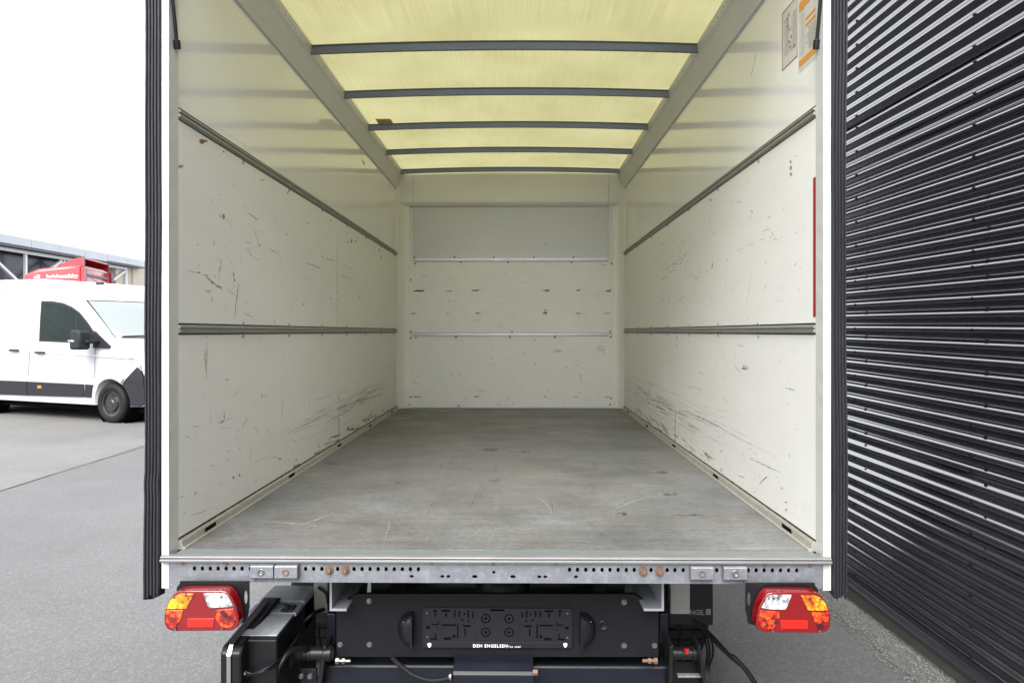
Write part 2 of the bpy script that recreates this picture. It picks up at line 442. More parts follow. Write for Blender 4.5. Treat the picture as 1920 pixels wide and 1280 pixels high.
# photograph pixel (1920 wide) -> point of a known plane
def at(px, py, Y):
    a = (px - 960) / FPX; X = Y * (a * CT - ST) / (CT + a * ST); d = Y * CT - X * ST
    return (X, Y, H + (HOR - py) * d / FPX)
def on_x(px, py, X):
    a = (px - 960) / FPX; Y = X * (CT + a * ST) / (a * CT - ST); d = Y * CT - X * ST
    return (X, Y, H + (HOR - py) * d / FPX)
def on_z(px, py, Z):
    d = (Z - H) * FPX / (HOR - py); a = (px - 960) / FPX
    return (d * (a * CT - ST), d * (CT + a * ST), Z)
def capsule(cx, cz, w, h, n=6):
    """rounded slot outline"""
    r = min(w, h) / 2; out = []
    if w >= h:
        e = (w - h) / 2
        for i in range(n + 1): t = -math.pi / 2 + math.pi * i / n; out.append((cx + e + r * math.cos(t), cz + r * math.sin(t)))
        for i in range(n + 1): t = math.pi / 2 + math.pi * i / n; out.append((cx - e + r * math.cos(t), cz + r * math.sin(t)))
    else:
        e = (h - w) / 2
        for i in range(n + 1): t = math.pi * i / n; out.append((cx + r * math.cos(t), cz + e + r * math.sin(t)))
        for i in range(n + 1): t = math.pi + math.pi * i / n; out.append((cx + r * math.cos(t), cz - e + r * math.sin(t)))
    return out

# ------------------------------------------------------------------ the yard
g = MB(); g.add([(-400, -200, 0), (400, -200, 0), (400, 600, 0), (-400, 600, 0)], [(0, 1, 2, 3)])
tag(g.build('ground', 'asphalt', normals=False), 'light grey asphalt yard', kind='structure')
p0 = on_z(0, 921, 0); p1 = on_z(271, 836, 0)
dv = (Vector(p1) - Vector(p0)).normalized()
a0 = Vector(p0) - dv * 16; a1 = Vector(p1) + dv * 20
nrm = Vector((-dv.y, dv.x, 0))
g = MB()
rs = random.Random(3)
edge = [a0.lerp(a1, i / 80) + nrm * rs.uniform(-.03, .03) for i in range(81)]
far = [p + nrm * 30 for p in (a1, a0)]
vs = [(p.x, p.y, .004) for p in edge + far]
g.add(vs, [tuple(range(len(vs)))])
tag(g.build('pavement', 'asphalt_warm', normals=False), 'older paler asphalt beyond the joint', kind='structure')
g = MB()
sl = [a0.lerp(a1, i / 60) + nrm * rs.uniform(-.012, .012) for i in range(61)]
vs = [(p.x, p.y, .008) for p in sl] + [(p.x + nrm.x * .010, p.y + nrm.y * .010, .008) for p in reversed(sl)]
g.add(vs, [tuple(range(len(vs)))])
tag(g.build('pavement_joint', 'asphalt_tar', normals=False), 'tar joint between two asphalt areas', kind='structure')

# ------------------------------------------------------------------ black corrugated building on the right
BX, BY = 2.0, 4.17
hall = empty('corrugated_building', (BX, BY, 0), (.0117, 0, .021))
tag(hall, 'black horizontally corrugated metal building on a low concrete plinth', 'building')
PER = .0689
prof = [(k / 20, .0116 * (1 - math.cos(2 * math.pi * k / 20))) for k in range(20)]     # sinus sheet
Y0, Y1 = -12.0, 11.0
def sheet(z0, nper, out):
    m = MB(); pts = []
    for k in range(nper):
        for t, d in prof: pts.append((-(d + out), z0 + (k + t) * PER))
    pts.append((-out, z0 + nper * PER))
    n = len(pts)
    for y in (Y0, Y1):
        for x, z in pts: m.v.append((x, y, z))
    m.f += [(i, i + 1, n + i + 1, n + i) for i in range(n - 1)]
    o = m.build('cladding_sheet', 'clad_black', hall, smooth=True, normals=False); smooth_by_angle(o, 60)
    return o
zb = .14
sheets = []
for k in range(5):
    sheets.append(sheet(zb + k * 13 * PER - (PER if k else 0) * 0, 13, .002 + .0035 * (k % 2)))
ztop = zb + 5 * 13 * PER
m = MB(); m.box(.004, .16, Y0, Y1, .02, ztop); m.build('inner_wall', 'clad_black', hall)
m = MB(); m.box(.16, 9.0, Y0, Y1, .02, ztop); m.build('building_core', 'clad_black', hall)
m = MB(); m.box(-.06, 9.1, Y0 - .05, Y1 + .05, ztop, ztop + .18); m.build('roof_edge', 'flash_black', hall, bevel=.01)
# drip flashing and plinth blocks
m = MB(); m.prism([(.003, .155), (-.012, .155), (-.016, .125), (-.052, .112), (-.056, .088), (-.050, .088), (-.046, .106), (.003, .118)], 'xz', Y0, Y1)
m.build('drip_flashing', 'flash_black', hall, bevel=.002)
yb = Y0; bl = MB()
first_block = None
while yb < Y1:
    L = 2.36 if yb > -6.1 else 1.0
    if first_block is None:
        m = MB(); m.box(-.015, .02, -1.175, 1.175, -.25, .112); first_block = m.build('plinth_block', 'concrete', hall, bevel=.006); first_block.location = (0, yb + 1.2, 0)
    else: inst(first_block, 'plinth_block', (0, yb + 1.2, 0), hall)
    yb += L
m = MB(); m.cyl((0, 0, 0), (-.004, 0, 0), .008, n=12); m.cyl((-.004, 0, 0), (-.009, 0, 0), .0045, n=6)
scr0 = None
for yc in (-1.13, -2.13, -.13, .87):
    for k in range(5):
        base = zb + k * 13 * PER
        for q in range(0, 13, 2):
            z = base + (q + .5) * PER
            if z > 4.3 or (yc > 0 and z > 4.0): continue
            loc = (-(.0228 + .002 + .0035 * (k % 2)), yc, z)
            if scr0 is None: scr0 = m.build('screw', 'black_steel', hall); scr0.location = loc
            else: inst(scr0, 'screw', loc, hall)
# gravel bed at the foot of the wall
g = MB(); rs = random.Random(9)
n = 90; L = [(BX - .20 + .02 * rs.uniform(-1, 1) - .021 * (y - BY), y) for y in [-2 + 12 * i / n for i in range(n + 1)]]
g.v = [(x, y, .004) for x, y in L] + [(BX + .05 - .021 * (y - BY), y, .004) for x, y in L]
g.f = [(i, i + n + 1, i + n + 2, i + 1) for i in range(n)]
tag(g.build('gravel_bed', 'gravel_bed', normals=False), 'pale grit strip along the plinth', kind='structure')
g = MB()
ico_v = [(0, 0, 1), (.89, 0, .45), (.28, .85, .45), (-.72, .53, .45), (-.72, -.53, .45), (.28, -.85, .45), (.72, .53, -.45), (-.28, .85, -.45), (-.89, 0, -.45), (-.28, -.85, -.45), (.72, -.53, -.45)]
ico_f = [(0, 1, 2), (0, 2, 3), (0, 3, 4), (0, 4, 5), (0, 5, 1), (1, 6, 2), (2, 7, 3), (3, 8, 4), (4, 9, 5), (5, 10, 1), (6, 7, 2), (7, 8, 3), (8, 9, 4), (9, 10, 5), (10, 6, 1)]
for i in range(5200):
    y = rs.uniform(2.2, 4.7); u = rs.random()
    x = BX - .016 - .021 * (y - BY) - u * u * .24 - .005
    r = rs.uniform(.0022, .006); a = rs.uniform(0, 6.28); ca, sa = math.cos(a), math.sin(a)
    sx, sy, sz = rs.uniform(.8, 1.4), rs.uniform(.7, 1.1), rs.uniform(.5, .8)
    g.add([(x + r * (sx * vx * ca - sy * vy * sa), y + r * (sx * vx * sa + sy * vy * ca), .005 + r * sz * (vz + .3)) for vx, vy, vz in ico_v], ico_f)
tag(g.build('gravel', 'pebble', normals=False), 'loose grit lying at the foot of the black wall', 'gravel', kind='stuff')

# ------------------------------------------------------------------ hall with trusses, far left
HX = -22.3
fh = empty('workshop_hall', (HX, 30, .4))
tag(fh, 'low grey hall with white roof trusses and a beige end wall behind the vans', 'building')
FO = (HX, 30, 0)
def hb(name, mt, x0, x1, y0, y1, z0, z1, bev=0.0):
    m = MB(); m.box(x0, x1, y0, y1, z0, z1); return m.build(name, mt, fh, FO, bevel=bev)
ys = [40.72 - 1.93 * k for k in range(14)]
pf = pu = None
for k in range(13):
    ya, yb_ = ys[k + 1] + .012, ys[k] - .012
    m = MB(); m.prism([(HX, 5.06), (HX, 5.44), (HX - .06, 5.44), (HX - .06, 5.06)], 'xz', ya, yb_); m.build('fascia_panel', 'hall_fascia', fh, FO, bevel=.01)
    m = MB(); m.prism([(HX - .02, 5.45), (HX - .62, 5.88), (HX - .66, 5.82), (HX - .06, 5.40)], 'xz', ya, yb_); m.build('roof_panel', 'hall_clad', fh, FO, bevel=.01)
hb('gutter', 'hall_soffit', HX - 1.1, HX - .07, 15.5, 40.7, 4.98, 5.05)
hb('roof', 'hall_clad', HX - 20, HX - .67, 15.5, 40.7, 5.70, 5.80)
hb('glazed_wall', 'hall_dark', HX - 1.2, HX - 1.05, 15.5, 38.6, -.5, 4.97)
hb('end_wall', 'hall_beige', HX - 20, HX - .5, 40.2, 47, -.5, 5.4)
hb('return_wall', 'hall_beige', HX - 1.04, HX - .6, 38.62, 40.19, -.5, 4.97)
def strut(y0, z0, y1, z1, r=.055, name='truss_bar'):
    m = MB(); d = Vector((0, y1 - y0, z1 - z0)).normalized(); nn = Vector((0, -d.z, d.y)) * r
    X0, X1 = HX - .55, HX - .44
    vs = []
    for X in (X0, X1):
        for y, z in ((y0, z0), (y1, z1)):
            for s_ in (-1, 1): vs.append((X, y + nn.y * s_, z + nn.z * s_))
    m.add(vs, [(0, 1, 3, 2), (4, 6, 7, 5), (0, 2, 6, 4), (1, 5, 7, 3), (0, 4, 5, 1), (2, 3, 7, 6)])
    return m.build(name, 'hall_steel', fh, FO)
strut(15.5, 4.87, 39.5, 4.87, .07, 'truss_chord'); strut(15.5, 3.2, 39.5, 3.2, .07, 'truss_chord')
for yv in (39.45, 36.4, 33.9, 31.35, 28.8, 26.3, 23.8):
    strut(yv, 3.28, yv, 4.79, .06, 'truss_post')
for ya, yb_ in ((33.9, 36.3), (33.9, 31.5), (28.8, 31.2), (28.8, 26.4)): strut(ya, 4.78, yb_, 3.3)
strut(39.4, 4.75, 36.6, 3.3)

# ------------------------------------------------------------------ red lorry cab behind the vans
rc_ang = math.radians(193)
rc_c = at(160, 622, 21.0)                 # near rear corner of the cab
rc_loc = (rc_c[0] - (-.12 * math.cos(rc_ang) - 1.2 * math.sin(rc_ang)), rc_c[1] - (-.12 * math.sin(rc_ang) + 1.2 * math.cos(rc_ang)))
lor = empty('lorry_cab', (rc_loc[0], rc_loc[1], 0), (0, 0, rc_ang))
tag(lor, 'red lorry tractor with roof spoiler, only its top showing above the white van', 'lorry')
def silhouette(pts, y0, y1, bev, name, mt, parent, cuts=(), shape=None, seg=3, sel=None, ycuts=()):
    """solid of a side outline with rounded edges; optional tumblehome"""
    bm = bmesh.new()
    A = [bm.verts.new((x, y0, z)) for x, z in pts]; B = [bm.verts.new((x, y1, z)) for x, z in pts]
    bm.faces.new(A); bm.faces.new(list(reversed(B)))
    n = len(pts)
    for i in range(n): bm.faces.new((A[i], B[i], B[(i + 1) % n], A[(i + 1) % n]))
    bmesh.ops.recalc_face_normals(bm, faces=bm.faces)
    bm.edges.ensure_lookup_table()
    ed = [e for e in bm.edges if abs(e.verts[0].co.y - e.verts[1].co.y) < 1e-6 and (sel is None or sel(e))]
    if bev: bmesh.ops.bevel(bm, geom=ed, offset=bev, segments=seg, profile=.5, affect='EDGES', clamp_overlap=True)
    for z in cuts:
        bmesh.ops.bisect_plane(bm, geom=bm.verts[:] + bm.edges[:] + bm.faces[:], plane_co=(0, 0, z), plane_no=(0, 0, 1))
    for y in ycuts:
        bmesh.ops.bisect_plane(bm, geom=bm.verts[:] + bm.edges[:] + bm.faces[:], plane_co=(0, y, 0), plane_no=(0, 1, 0))
    if shape:
        for v in bm.verts: v.co = shape(v.co)
    bmesh.ops.triangulate(bm, faces=[f for f in bm.faces if len(f.verts) > 4])
    me = bpy.data.meshes.new(name); bm.to_mesh(me); bm.free()
    me.materials.append(MT[mt])
    o = bpy.data.objects.new(name, me); COL.objects.link(o); o.parent = parent
    return smooth_by_angle(o, 35)
silhouette([(0, .9), (1.68, .9), (1.78, 1.5), (1.75, 2.3), (1.68, 3.0), (1.56, 3.34), (1.2, 3.52), (.6, 3.61), (0, 3.66)], -1.22, 1.22, .10, 'cab_body', 'cab_red', lor)
silhouette([(-.02, 3.58), (.75, 3.58), (.52, 3.74), (.28, 3.86), (.08, 3.91), (-.02, 3.92), (-.02, 3.88), (.07, 3.87), (.25, 3.82), (.46, 3.72), (.6, 3.62), (-.02, 3.62)], -1.05, 1.05, .0, 'roof_spoiler', 'cab_red', lor)
for s_ in (-1, 1):
    silhouette([(-.02, 3.56), (.74, 3.57), (.52, 3.73), (.28, 3.85), (.08, 3.90), (-.02, 3.91)], 1.05 * s_, 1.09 * s_, .0, 'spoiler_side', 'cab_red', lor)
    silhouette([(-.13, 1.2), (0, 1.2), (0, 3.62), (-.10, 3.60)], 1.17 * s_, 1.21 * s_, .0, 'side_fairing', 'cab_red', lor)
    m = MB(); m.box(-.15, -.11, 1.165 * s_ - .015, 1.205 * s_ + .015, 1.2, 3.57); m.build('fairing_edge', 'cab_grey', lor)
    m = MB(); m.box(-.05, -.021, 1.045 * s_ - .02, 1.095 * s_ + .02, 3.6, 3.93); m.build('spoiler_edge', 'cab_grey', lor)
    m = MB(); m.box(-3.4, .2, .33 * s_, .43 * s_, .75, 1.0); m.build('chassis_rail', 'black_steel', lor)
    for xx in (1.0, -2.6):
        m = MB(); m.lathe([(0, -.14), (.28, -.14), (.30, -.17), (.48, -.17), (.52, -.10), (.52, .10), (.48, .17), (.30, .17), (.28, .12), (0, .12)], (xx, 1.0 * s_, .52), 'y', 28)
        m.build('wheel', 'tyre', lor, smooth=True)
    m = MB(); m.prism([(.75, 1.95), (1.6, 1.95), (1.52, 2.75), (.75, 2.8)], 'xz', 1.222 * s_, 1.226 * s_); m.build('side_window', 'van_glass', lor)
m = MB(); m.box(1.72, 1.772, -1.05, 1.05, 1.9, 2.85); m.build('windscreen', 'van_glass', lor, bevel=.02)
m = MB(); m.box(-.03, -.004, -1.0, 1.0, 1.3, 3.3); m.build('back_panel', 'cab_red', lor, bevel=.012)
m = MB(); m.box(-.06, -.031, -1.0, 1.0, 3.36, 3.43); m.build('back_rail', 'cab_grey', lor)
# white script along the upper side (camera side of the cab is local +y): short strokes of unreadable lettering
m = MB(); rs = random.Random(4)
x = .08
while x < .95:
    w = rs.uniform(.035, .06)
    zz = 3.31 - .05 * x
    h = rs.choice((.045, .05, .085))
    m.box(x, x + w * .72, 1.221, 1.224, zz, zz + h); x += w
m.box(.08, .95, 1.221, 1.224, 3.262, 3.272)
m.box(1.12, 1.2, 1.221, 1.224, 3.24, 3.34); m.box(1.22, 1.28, 1.221, 1.224, 3.24, 3.29)
m.build('lettering', 'lettering_white', lor)

# ------------------------------------------------------------------ white vans
def make_van(name, loc, rz, label):
    van = empty(name, loc, (0, 0, rz))
    tag(van, label, 'van', 'white panel vans parked in the yard')
    W = 1.0                                   # half width; camera side is local -y, front is +x, origin under the front axle
    def arch(cx, r=.43, z0=.30):
        a0_ = math.asin((z0 - .345) / r); out = []
        for i in range(19):
            t = math.pi - a0_ - (math.pi - 2 * a0_) * i / 18
            out.append((cx + r * math.cos(t), .345 + r * math.sin(t)))
        return out
    out = [(-4.95, .34), (-4.98, .6), (-4.97, 1.6), (-4.90, 2.45), (-4.80, 2.57), (-4.5, 2.60), (-3.0, 2.60), (-1.9, 2.585), (-1.45, 2.55), (-1.15, 2.47), (-.98, 2.34), (-.84, 2.16),
           (.04, 1.48), (.40, 1.27), (.60, 1.10), (.70, .92), (.75, .62), (.74, .36), (.62, .30)]
    bottom = list(reversed(arch(0))) + [(-1.0, .30), (-2.8, .30)] + list(reversed(arch(-3.64)))
    pts = out + bottom
    def bulge(x, y):
        t = min(1, max(0, (x + 1.5) / .8)); t = t * t * (3 - 2 * t)
        return .30 * t * (1 - min(1, abs(y) / W) ** 2)
    def shape(c):
        y, z = c.y, c.z
        k = 1.0
        if z > 1.2: k -= .085 * ((z - 1.2) / 1.4) ** 1.7
        if z < .75: k -= .035 * ((.75 - z) / .45)
        if c.x > .1: k -= .10 * ((c.x - .1) / .9) ** 2
        c.y = y * k
        c.x += bulge(c.x, y)
        return c
    def sel(e):
        a, b = e.verts[0].co, e.verts[1].co
        return not (max(a.z, b.z) < .80 and min(a.z, b.z) < .80 and (abs(a.x) < .45 or abs(a.x + 3.64) < .45) and max(a.x, b.x) < .6) and max(a.z, b.z) > .34
    body = silhouette(pts, -W, W, .075, 'body', 'van_white', van, cuts=(.55, .75, 1.0, 1.2, 1.4, 1.6, 1.8, 2.0, 2.2, 2.4), shape=shape, sel=sel, ycuts=(-.85, -.6, -.3, 0, .3, .6, .85))
    def k_at(x, z): return abs(shape(Vector((x, 1, z))).y)
    def patch(poly, name_, mt, t0, t1, parent, side=-1, holes=()):
        m_ = MB(); m_.prism(poly, 'xz', 0, 1, holes)
        vs = []
        for (x, a, z) in m_.v:
            vs.append((x, side * (W * k_at(x, z) + (t0 if a < .5 else t1)), z))
        m_.v = vs
        return m_.build(name_, mt, parent)
    def dense(poly, step=.08):
        o = []
        for i in range(len(poly)):
            a, b = Vector(poly[i]), Vector(poly[(i + 1) % len(poly)])
            n_ = max(1, int((b - a).length / step))
            for q in range(n_): o.append(tuple(a.lerp(b, q / n_)))
        return o
    for side in (-1, 1):
        # side window with dark frame and divider
        win = [(-1.85, 1.42), (-1.85, 2.17), (-1.55, 2.16), (-1.25, 2.12), (-1.02, 2.05), (-.80, 1.94), (-.58, 1.76), (-.36, 1.54), (-.24, 1.38)]
        wf = patch(dense(win), 'window_frame', 'van_grey_plastic', -.01, .004, van, side)
        inn = [(-1.81, 1.46), (-1.81, 2.13), (-1.55, 2.12), (-1.25, 2.08), (-1.03, 2.01), (-.92, 1.96), (-.92, 1.44)]
        patch(dense(inn), 'pane', 'van_glass', 0, .008, wf, side)
        patch(dense([(-.88, 1.44), (-.88, 1.94), (-.78, 1.87), (-.60, 1.71), (-.44, 1.55), (-.44, 1.42)]), 'pane', 'van_glass', 0, .008, wf, side)
        # lower dark rubbing strips
        patch(dense([(-.50, .43), (-.46, .60), (-.43, .655), (-.62, .66), (-.66, .43)]), 'rubbing_strip', 'van_grey_plastic', -.01, .018, van, side)
        patch(dense([(-.68, .43), (-.66, .66), (-2.17, .67), (-2.17, .41)]), 'rubbing_strip', 'van_grey_plastic', -.01, .018, van, side)
        patch(dense([(-2.19, .41), (-2.19, .67), (-3.1, .67), (-3.1, .40)]), 'rubbing_strip', 'van_grey_plastic', -.01, .018, van, side)
        patch([(-1.88, .555), (-1.88, .605), (-1.78, .605), (-1.78, .555)], 'side_marker', 'lens_amber', .01, .024, van, side)
        # front bumper corner
        patch(dense([(.29, .69), (.35, .755), (.62, .99), (.68, .95), (.735, .80), (.75, .62), (.74, .37), (.62, .31), (.44, .31), (.44, .42), (.41, .52), (.36, .61)]), 'bumper_corner', 'van_grey_plastic', -.03, .020, van, side)
        # panel gaps
        for ln in ([(-2.04, 2.30), (-2.10, 1.4), (-2.18, .32)], [(-.38, 1.38), (-.385, 1.1), (-.40, .78)], [(-2.04, 2.28), (-1.5, 2.27), (-1.15, 2.20), (-.9, 2.08), (-.6, 1.86), (-.34, 1.6), (-.30, 1.45)], [(-3.0, 2.36), (-2.06, 2.33)]):
            m_ = MB()
            for a, b in zip(ln[:-1], ln[1:]):
                a, b = Vector(a), Vector(b); d = (b - a).normalized(); nn = Vector((-d.y, d.x)) * .0055
                for j in range(4):
                    p, q = a.lerp(b, j / 4), a.lerp(b, (j + 1) / 4)
                    base = [p + nn, q + nn, q - nn, p - nn]
                    m_.add([(v.x, side * (W * k_at(v.x, v.y) + .0015), v.y) for v in base], [(0, 1, 2, 3)])
            m_.build('panel_gap', 'van_seam', van, normals=False)
        # crease below the door handles: a proud swage
        m_ = MB()
        ln = [(-4.6, 1.27), (-3.0, 1.25), (-1.8, 1.205), (-.4, 1.16), (.5, 1.13)]
        for a, b in zip(ln[:-1], ln[1:]):
            for j in range(6):
                p, q = Vector(a).lerp(Vector(b), j / 6), Vector(a).lerp(Vector(b), (j + 1) / 6)
                vs = []
                for v in (p, q):
                    yy = W * k_at(v.x, v.y)
                    vs += [(v.x, side * (yy - .002), v.y + .03), (v.x, side * (yy + .008), v.y), (v.x, side * (yy - .002), v.y - .008)]
                m_.add(vs, [(0, 3, 4, 1), (1, 4, 5, 2)])
        m_.build('swage_line', 'van_white', van, normals=False)
        # wheel arch lip
        for cx in (0, -3.64):
            m_ = MB(); n_ = 20; ta, tb_ = 2.42, (.95 if cx == 0 else .72)
            for i in range(n_ + 1):
                t = ta + (tb_ - ta) * i / n_
                for r_, dy in ((.43, .012), (.485, .022), (.53, .014), (.56, -.004)):
                    x_, z_ = cx + r_ * math.cos(t), .345 + r_ * math.sin(t)
                    m_.v.append((x_, side * (W * k_at(x_, z_) + dy), z_))
            for i in range(n_):
                for j in range(3): m_.f.append((i * 4 + j, i * 4 + j + 1, i * 4 + 5 + j, i * 4 + 4 + j))
            m_.build('wheel_arch', 'van_white', van, smooth=True)
            wl_ = MB()
            pr = [(.0, -.02), (.05, -.025), (.07, -.012), (.13, -.012), (.15, .02), (.19, .02), (.205, -.012), (.222, -.016)]
            wl_.lathe([(r_, side * -1 * a_) for r_, a_ in pr], (cx, side * (W - .03), .345), 'y', 40)
            rim = wl_.build('wheel', 'van_rim', van, smooth=True); smooth_by_angle(rim, 30)
            ty = MB()
            ty.lathe([(.215, -side * .10), (.222, side * .016), (.26, side * .030), (.30, side * .030), (.335, side * .016), (.347, side * -.015), (.347, side * -.19), (.33, side * -.215), (.215, side * -.215)], (cx, side * (W - .03), .345), 'y', 48)
            tyo = ty.build('tyre', 'tyre', rim, smooth=True)
            # tread blocks
            tr_ = MB()
            for i in range(64):
                t = 2 * math.pi * i / 64; c_, s_ = math.cos(t), math.sin(t)
                for ya_, yb__ in ((-.02, -.06), (-.075, -.12), (-.135, -.18)):
                    vs = []
                    for rr in (.344, .352):
                        for dt in (-.035, .035):
                            for yy in (ya_, yb__):
                                vs.append((cx + rr * math.cos(t + dt), side * (W - .03 + yy), .345 + rr * math.sin(t + dt)))
                    tr_.add(vs, [(0, 1, 3, 2), (4, 6, 7, 5), (0, 4, 5, 1), (2, 3, 7, 6), (0, 2, 6, 4), (1, 5, 7, 3)])
            tag(tr_.build('tread', 'tyre', rim), kind='stuff')
            bx_ = MB(); bx_.lathe([(0, side * -.012), (.03, side * .004)] if False else [(.0, side * .026), (.028, side * .024), (.03, side * .012)], (cx, side * (W - .03), .345), 'y', 20)
            bx_.build('hub_cap', 'van_grey_plastic', rim, smooth=True)
            li = MB(); li.lathe([(.43, 0), (.43, -side * .32)], (cx, side * (W - .06), .345), 'y', 32); li.lathe([(.0, -side * .32), (.43, -side * .32)], (cx, side * (W - .06), .345), 'y', 32)
            li.build('wheel_well', 'dark_hole', van, smooth=True)
        # handles
        for hx, hz in ((-2.51, 1.25), (-1.79, 1.215)):
            m_ = MB(); yy = W * k_at(hx, hz)
            pts_ = capsule(hx, hz, .24, .038)
            m_.prism(pts_, 'xz', side * (yy + .012), side * (yy + .045)); hd = m_.build('door_handle', 'van_grey_plastic', van, bevel=.008)
            m_ = MB(); m_.prism([(hx - .06 + .12 * i / 10, hz + .005 + .045 * math.sin(math.pi * i / 10)) for i in range(11)], 'xz', side * (yy - .004), side * (yy + .0012)); m_.build('handle_recess', 'handle_shadow', hd)
        # mirror with arm and triangular base
        yy = W * k_at(-.4, 1.45)
        tri_ = patch(dense([(-.42, 1.34), (-.36, 1.56), (-.22, 1.62) if False else (-.40, 1.62), (.02, 1.34), (-.03, 1.31), (-.40, 1.31)]), 'mirror_base', 'van_grey_plastic', -.005, .02, van, side)
        m_ = MB(); m_.box(-.42, -.24, side * (yy + .015), side * (yy + .26), 1.40, 1.455); m_.build('mirror_arm', 'van_grey_plastic', tri_, bevel=.015)
        mr = silhouette([(-.56, 1.32), (-.55, 1.58), (-.52, 1.63), (-.34, 1.63), (-.30, 1.58), (-.30, 1.32), (-.34, 1.285), (-.53, 1.285)], side * (yy + .14), side * (yy + .36), .04, 'mirror', 'van_grey_plastic', van)
        m_ = MB(); m_.box(-.565, -.42, side * (yy + .362), side * (yy + .37), 1.425, 1.455); m_.build('indicator', 'lens_clear', mr)
        # headlight
        hl = patch(dense([(.44, 1.13), (.56, 1.12), (.66, 1.03), (.69, .92), (.62, .97)]), 'headlight', 'lens_clear', -.02, .012, van, side)
        patch(dense([(.43, 1.14), (.56, 1.13), (.56, 1.118), (.445, 1.128)]), 'trim', 'van_seam', -.02, .014, hl, side)
    # windscreen: curved pane laid on the sloping front
    a_, b_ = Vector((-.84, 0, 2.16)), Vector((.04, 0, 1.48))
    sl = (b_ - a_).normalized(); up = Vector((-sl.z, 0, sl.x)); up = up if up.z > 0 else -up
    m_ = MB(); nY, nF = 14, 5
    def wp(f_, t, off_):
        hw = .845 + .075 * f_
        p = a_.lerp(b_, f_); y = hw * t
        return (p.x + bulge(p.x, y * 1.06) + up.x * off_, y * (1 - .0 * f_), p.z + up.z * off_)
    for off_ in (.004, .014):
        for i in range(nF + 1):
            for j in range(nY + 1): m_.v.append(wp(.02 + .97 * i / nF, -1 + 2 * j / nY, off_))
    K = (nF + 1) * (nY + 1)
    for o_ in (0, K):
        for i in range(nF):
            for j in range(nY): q_ = o_ + i * (nY + 1) + j; m_.f.append((q_, q_ + 1, q_ + nY + 2, q_ + nY + 1))
    rim_ = [j for j in range(nY + 1)] + [i * (nY + 1) + nY for i in range(1, nF + 1)] + [nF * (nY + 1) + j for j in range(nY - 1, -1, -1)] + [i * (nY + 1) for i in range(nF - 1, 0, -1)]
    for q_ in range(len(rim_)): a2, b2 = rim_[q_], rim_[(q_ + 1) % len(rim_)]; m_.f.append((a2, b2, b2 + K, a2 + K))
    ws = m_.build('windscreen', 'van_screen', van)
    m_ = MB()
    edge_ = [(.0, -1 + 2 * j / nY) for j in range(nY + 1)] + [(i / nF, 1) for i in range(1, nF + 1)] + [(1, 1 - 2 * j / nY) for j in range(1, nY + 1)] + [(1 - i / nF, -1) for i in range(1, nF + 1)]
    m_.tube([wp(f_ * .99 + .005, t_ * 1.012, .006) for f_, t_ in edge_], .013, 6, sub=2); m_.build('screen_seal', 'van_grey_plastic', ws)
    for s_ in (-1, 1):
        m_ = MB(); m_.tube([wp(.985, s_ * .93, .03), wp(.97, s_ * .5, .035), wp(.985, s_ * .1, .03)], .011, 6); m_.build('wiper', 'black_plastic', ws)
    m_ = MB(); m_.box(.93, 1.07, -.62, .62, .33, .93); m_.build('bumper', 'van_grey_plastic', van, bevel=.03)
    m_ = MB(); m_.box(.86, .965, -.50, .50, .97, 1.06); m_.build('grille', 'black_plastic', van, bevel=.01)
    m_ = MB(); m_.tube([(-1.0, -.45, 2.50), (-1.32, -.45, 2.68)], .006, 6); m_.box(-1.06, -.90, -.47, -.43, 2.48, 2.52); m_.build('aerial', 'van_grey_plastic', van)
    m_ = MB(); m_.box(-4.7, .7, -.80, .80, .18, .32); m_.build('underbody', 'dark_hole', van)
    return van
vloc = (-7.1275, 11.907, 0)
vy = math.radians(-21)
# the wheel contact measured in the photograph lies on the van's near side: move the axle centre half a width back
nx, ny = -math.sin(vy), math.cos(vy)
van1 = make_van('panel_van', (vloc[0] + nx * .97, vloc[1] + ny * .97, .004), vy, 'white panel van nearest the camera with grey rubbing strips, seen from its right side')
van2 = make_van('panel_van', (vloc[0] + nx * 3.6 + .95, vloc[1] + ny * 3.6 - .3, .004), vy, 'second white panel van mostly hidden behind the nearest van')

# ------------------------------------------------------------------ the box truck
FZ = H - .716                              # load floor height
XL, XR = -1.125, .975                      # inner faces of the plywood linings
YN, YF = 2.245, 6.40                       # rear edge of the linings, front wall
XC = (XL + XR) / 2
TO = (XC, 4.3, 0)
truck = empty('box_truck', TO)
tag(truck, 'open white box truck seen from behind with an empty loading bay and translucent roof', 'truck')
def tb(name, mt, x0, x1, y0, y1, z0, z1, bev=0.0, parent=None):
    m = MB(); m.box(x0, x1, y0, y1, z0, z1); return m.build(name, mt, parent or truck, TO, bevel=bev)
RU0, RU1 = H + .705, H + .740              # upper load rail
RL0, RL1 = H - .006, H + .025              # lower load rail
ZC = H + 1.325                             # underside of the roof cove
SEAM = 4.23
YP_ = 2.19
# floor
for y0, y1 in ((YN + .003, 3.2458), (3.248, 4.5955), (4.598, YF - .004)):
    tb('floor_board', 'floor_board', XL + .012, XR - .012, y0, y1, FZ - .025, FZ)
tb('floor_frame', 'black_steel', XL + .01, XR - .01, YN, YF, FZ - .10, FZ - .027)
